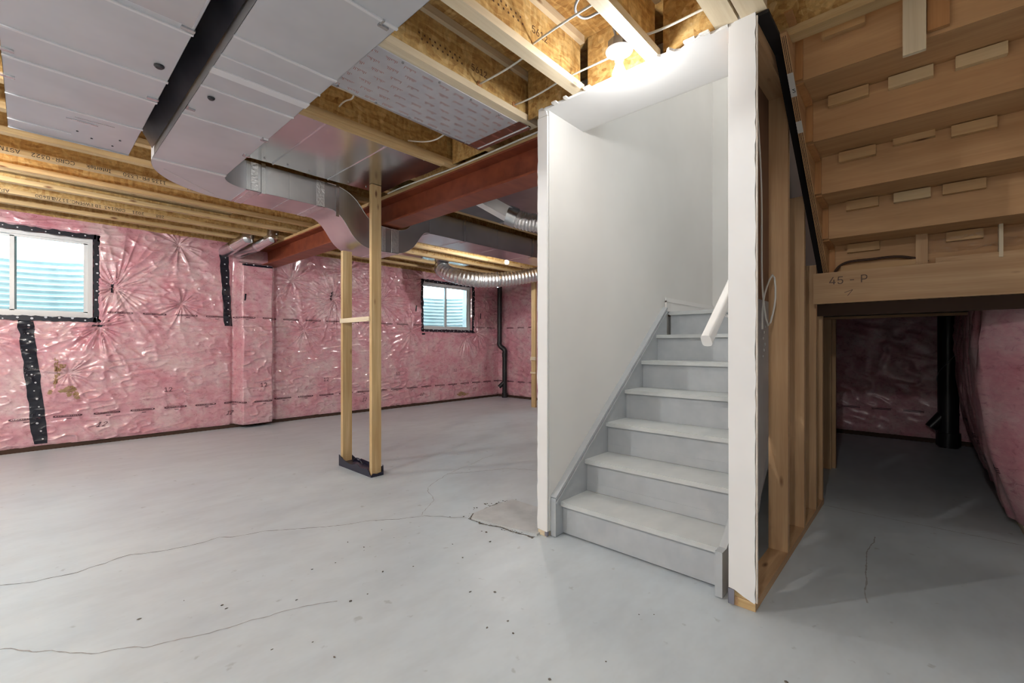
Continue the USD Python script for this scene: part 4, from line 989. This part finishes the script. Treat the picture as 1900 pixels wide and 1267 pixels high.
for k, bl in blocks.items():
    for i, (a, b) in enumerate(bl):
        zt = rz(k + 1) - .001 - (.004 if (k, i) != (3, 1) else .0)
        hh = .050 if (k, i) != (3, 1) else .030
        obj('glue_block', box(rx(k) - .030, rx(k) - .0005, a, b, zt - hh, zt, .002), 'pale_block_y' if (k, i) in ((4, 2), (2, 1), (4, 1)) else 'block_y', RS[k])
obj('cleat', box(2.366, 2.385, -.009, .060, 2.255, 2.70), 'pale_z', t, label='pale upright wood cleat'); obj('cleat', box(2.385, 2.403, -.075, -.012, 2.33, 2.70), 'orange_z', t, label='orange brown upright cleat')
obj('support_block', box(3.375, 3.41, -.02, .03, 1.552, 1.73), 'tan_z', t); obj('support_block', box(3.36, 3.41, -.30, -.285, 1.552, 1.73), 'pale_z', t)
for x, L in ((2.36, .09), (2.55, .05)):
    obj('paper_label', beam_between((x, .447, zl(x) - .001), (x + L, .447, zl(x + L) - .001), .024, .0012, c=0), 'sticker', t)
dd = np.array([.252, 0, -.198]) / np.hypot(.252, .198)
obj('label_number', placed_text('2', .018, np.array([2.42, .452, zl(2.42) - .0025]), (0, -1, 0), dd), 'black_ink', t)
fm = thing('plastic_film', 'loose strip of clear plastic film above the wood header', 'plastic film')
X, Y = np.meshgrid(np.linspace(0, 1, 10), np.linspace(-.44, .02, 40), indexing='ij')
Z = 1.60 + .07 * X + .03 * meshkit.fbm(np.stack([X * 3, Y * 12, X * 0], -1), 3, 4) + .05 * (-Y) * X
A, B, C, D = grid_faces(10, 40)
obj('film', (np.stack([HX + .045 - .02 * X + .02 * meshkit.noise(np.stack([X * 4, Y * 20, X * 0], -1), 2), Y, Z], -1).reshape(-1, 3), np.vstack([np.stack([A, B, C], 1), np.stack([A, C, D], 1)])), 'clear_film', fm, smooth=True)
cable('dark cable arching along the top of the wood header', [(3.38, .40, 1.555), (3.385, .36, 1.60), (3.39, .25, 1.612), (3.39, .10, 1.61), (3.385, .02, 1.585), (3.385, -.02, 1.565)], .007, 'dark_wood_and_shade')
ob = obj('wood_strip', box(3.365, 3.385, .03, .37, 1.551, 1.585), 'block_y'); tag(ob, 'thin wood strip lying on top of the knotty header', 'wood strip')
ob = obj('wood_strip', box(3.365, 3.385, -.45, -.05, 1.551, 1.580), 'tan_y'); tag(ob, 'thin wood strip on the header under the clear film', 'wood strip')

# ------------------------------------------------------------------ dark recess
t = thing('stud_pair', 'two wood studs at the back left of the dark recess under the stairs', 'studs')
obj('stud', box(4.84, 4.878, .60, .69, 0, 1.334), 'tan_z', t); obj('stud', box(4.90, 4.938, .575, .665, 0, 1.334), 'tan_z', t)
t = thing('drain_pipe', 'thick black drain pipe in the dark recess', 'pipe')
obj('pipe', tube([(6.75, -.20, 0), (6.75, -.20, 2.4)], .085, 20), 'black_pipe', t, smooth=40)
obj('coupling', tube([(6.75, -.20, .02), (6.75, -.20, .16)], .10, 20), 'black_pipe', t, smooth=40)
obj('cleanout', tube([(6.75, -.17, .36), (6.71, -.06, .20)], .055, 16), 'black_pipe', t, smooth=40)
obj('tape_wrap', tube(np.array([(6.75 + .088 * math.cos(a), -.20 + .088 * math.sin(a), .55 + a * .12) for a in np.linspace(0, 8, 60)]), .004, 5), 'cable_grey', t)
t = thing('drain_pipe', 'slim black drain pipe in the far corner beside the window wall', 'pipe')
obj('pipe', tube([(6.80, 6.62, 1.17), (6.80, 6.62, 2.44)], .05, 18), 'black_pipe', t, smooth=40)
obj('offset', tube(spline([(6.80, 6.62, 1.18), (6.81, 6.60, 1.08), (6.84, 6.53, 1.02), (6.85, 6.52, .94)], 16), .052, 18), 'black_pipe', t, smooth=40)
obj('pipe', tube([(6.85, 6.52, .95), (6.85, 6.52, 0)], .05, 18), 'black_pipe', t, smooth=40)
obj('cleanout', tube([(6.85, 6.52, .34), (6.76, 6.60, .22)], .042, 16), 'black_pipe', t, smooth=40)
obj('coupling', [tube([(6.85, 6.52, .0), (6.85, 6.52, .10)], .06, 18), tube([(6.85, 6.52, .86), (6.85, 6.52, .95)], .056, 18)], 'black_pipe', t, smooth=40)
t = thing('framing_stud', 'wood stud with pale cross pieces just left of the white stair wall, far back', 'stud')
obj('stud', box(6.10, 6.14, 5.06, 5.15, 0, 2.40), 'lumber_z', t)
obj('cross_piece', [box(6.08, 6.098, 5.04, 5.16, .84, .90), box(6.08, 6.098, 5.04, 5.16, .60, .63)], 'pale_y', t)
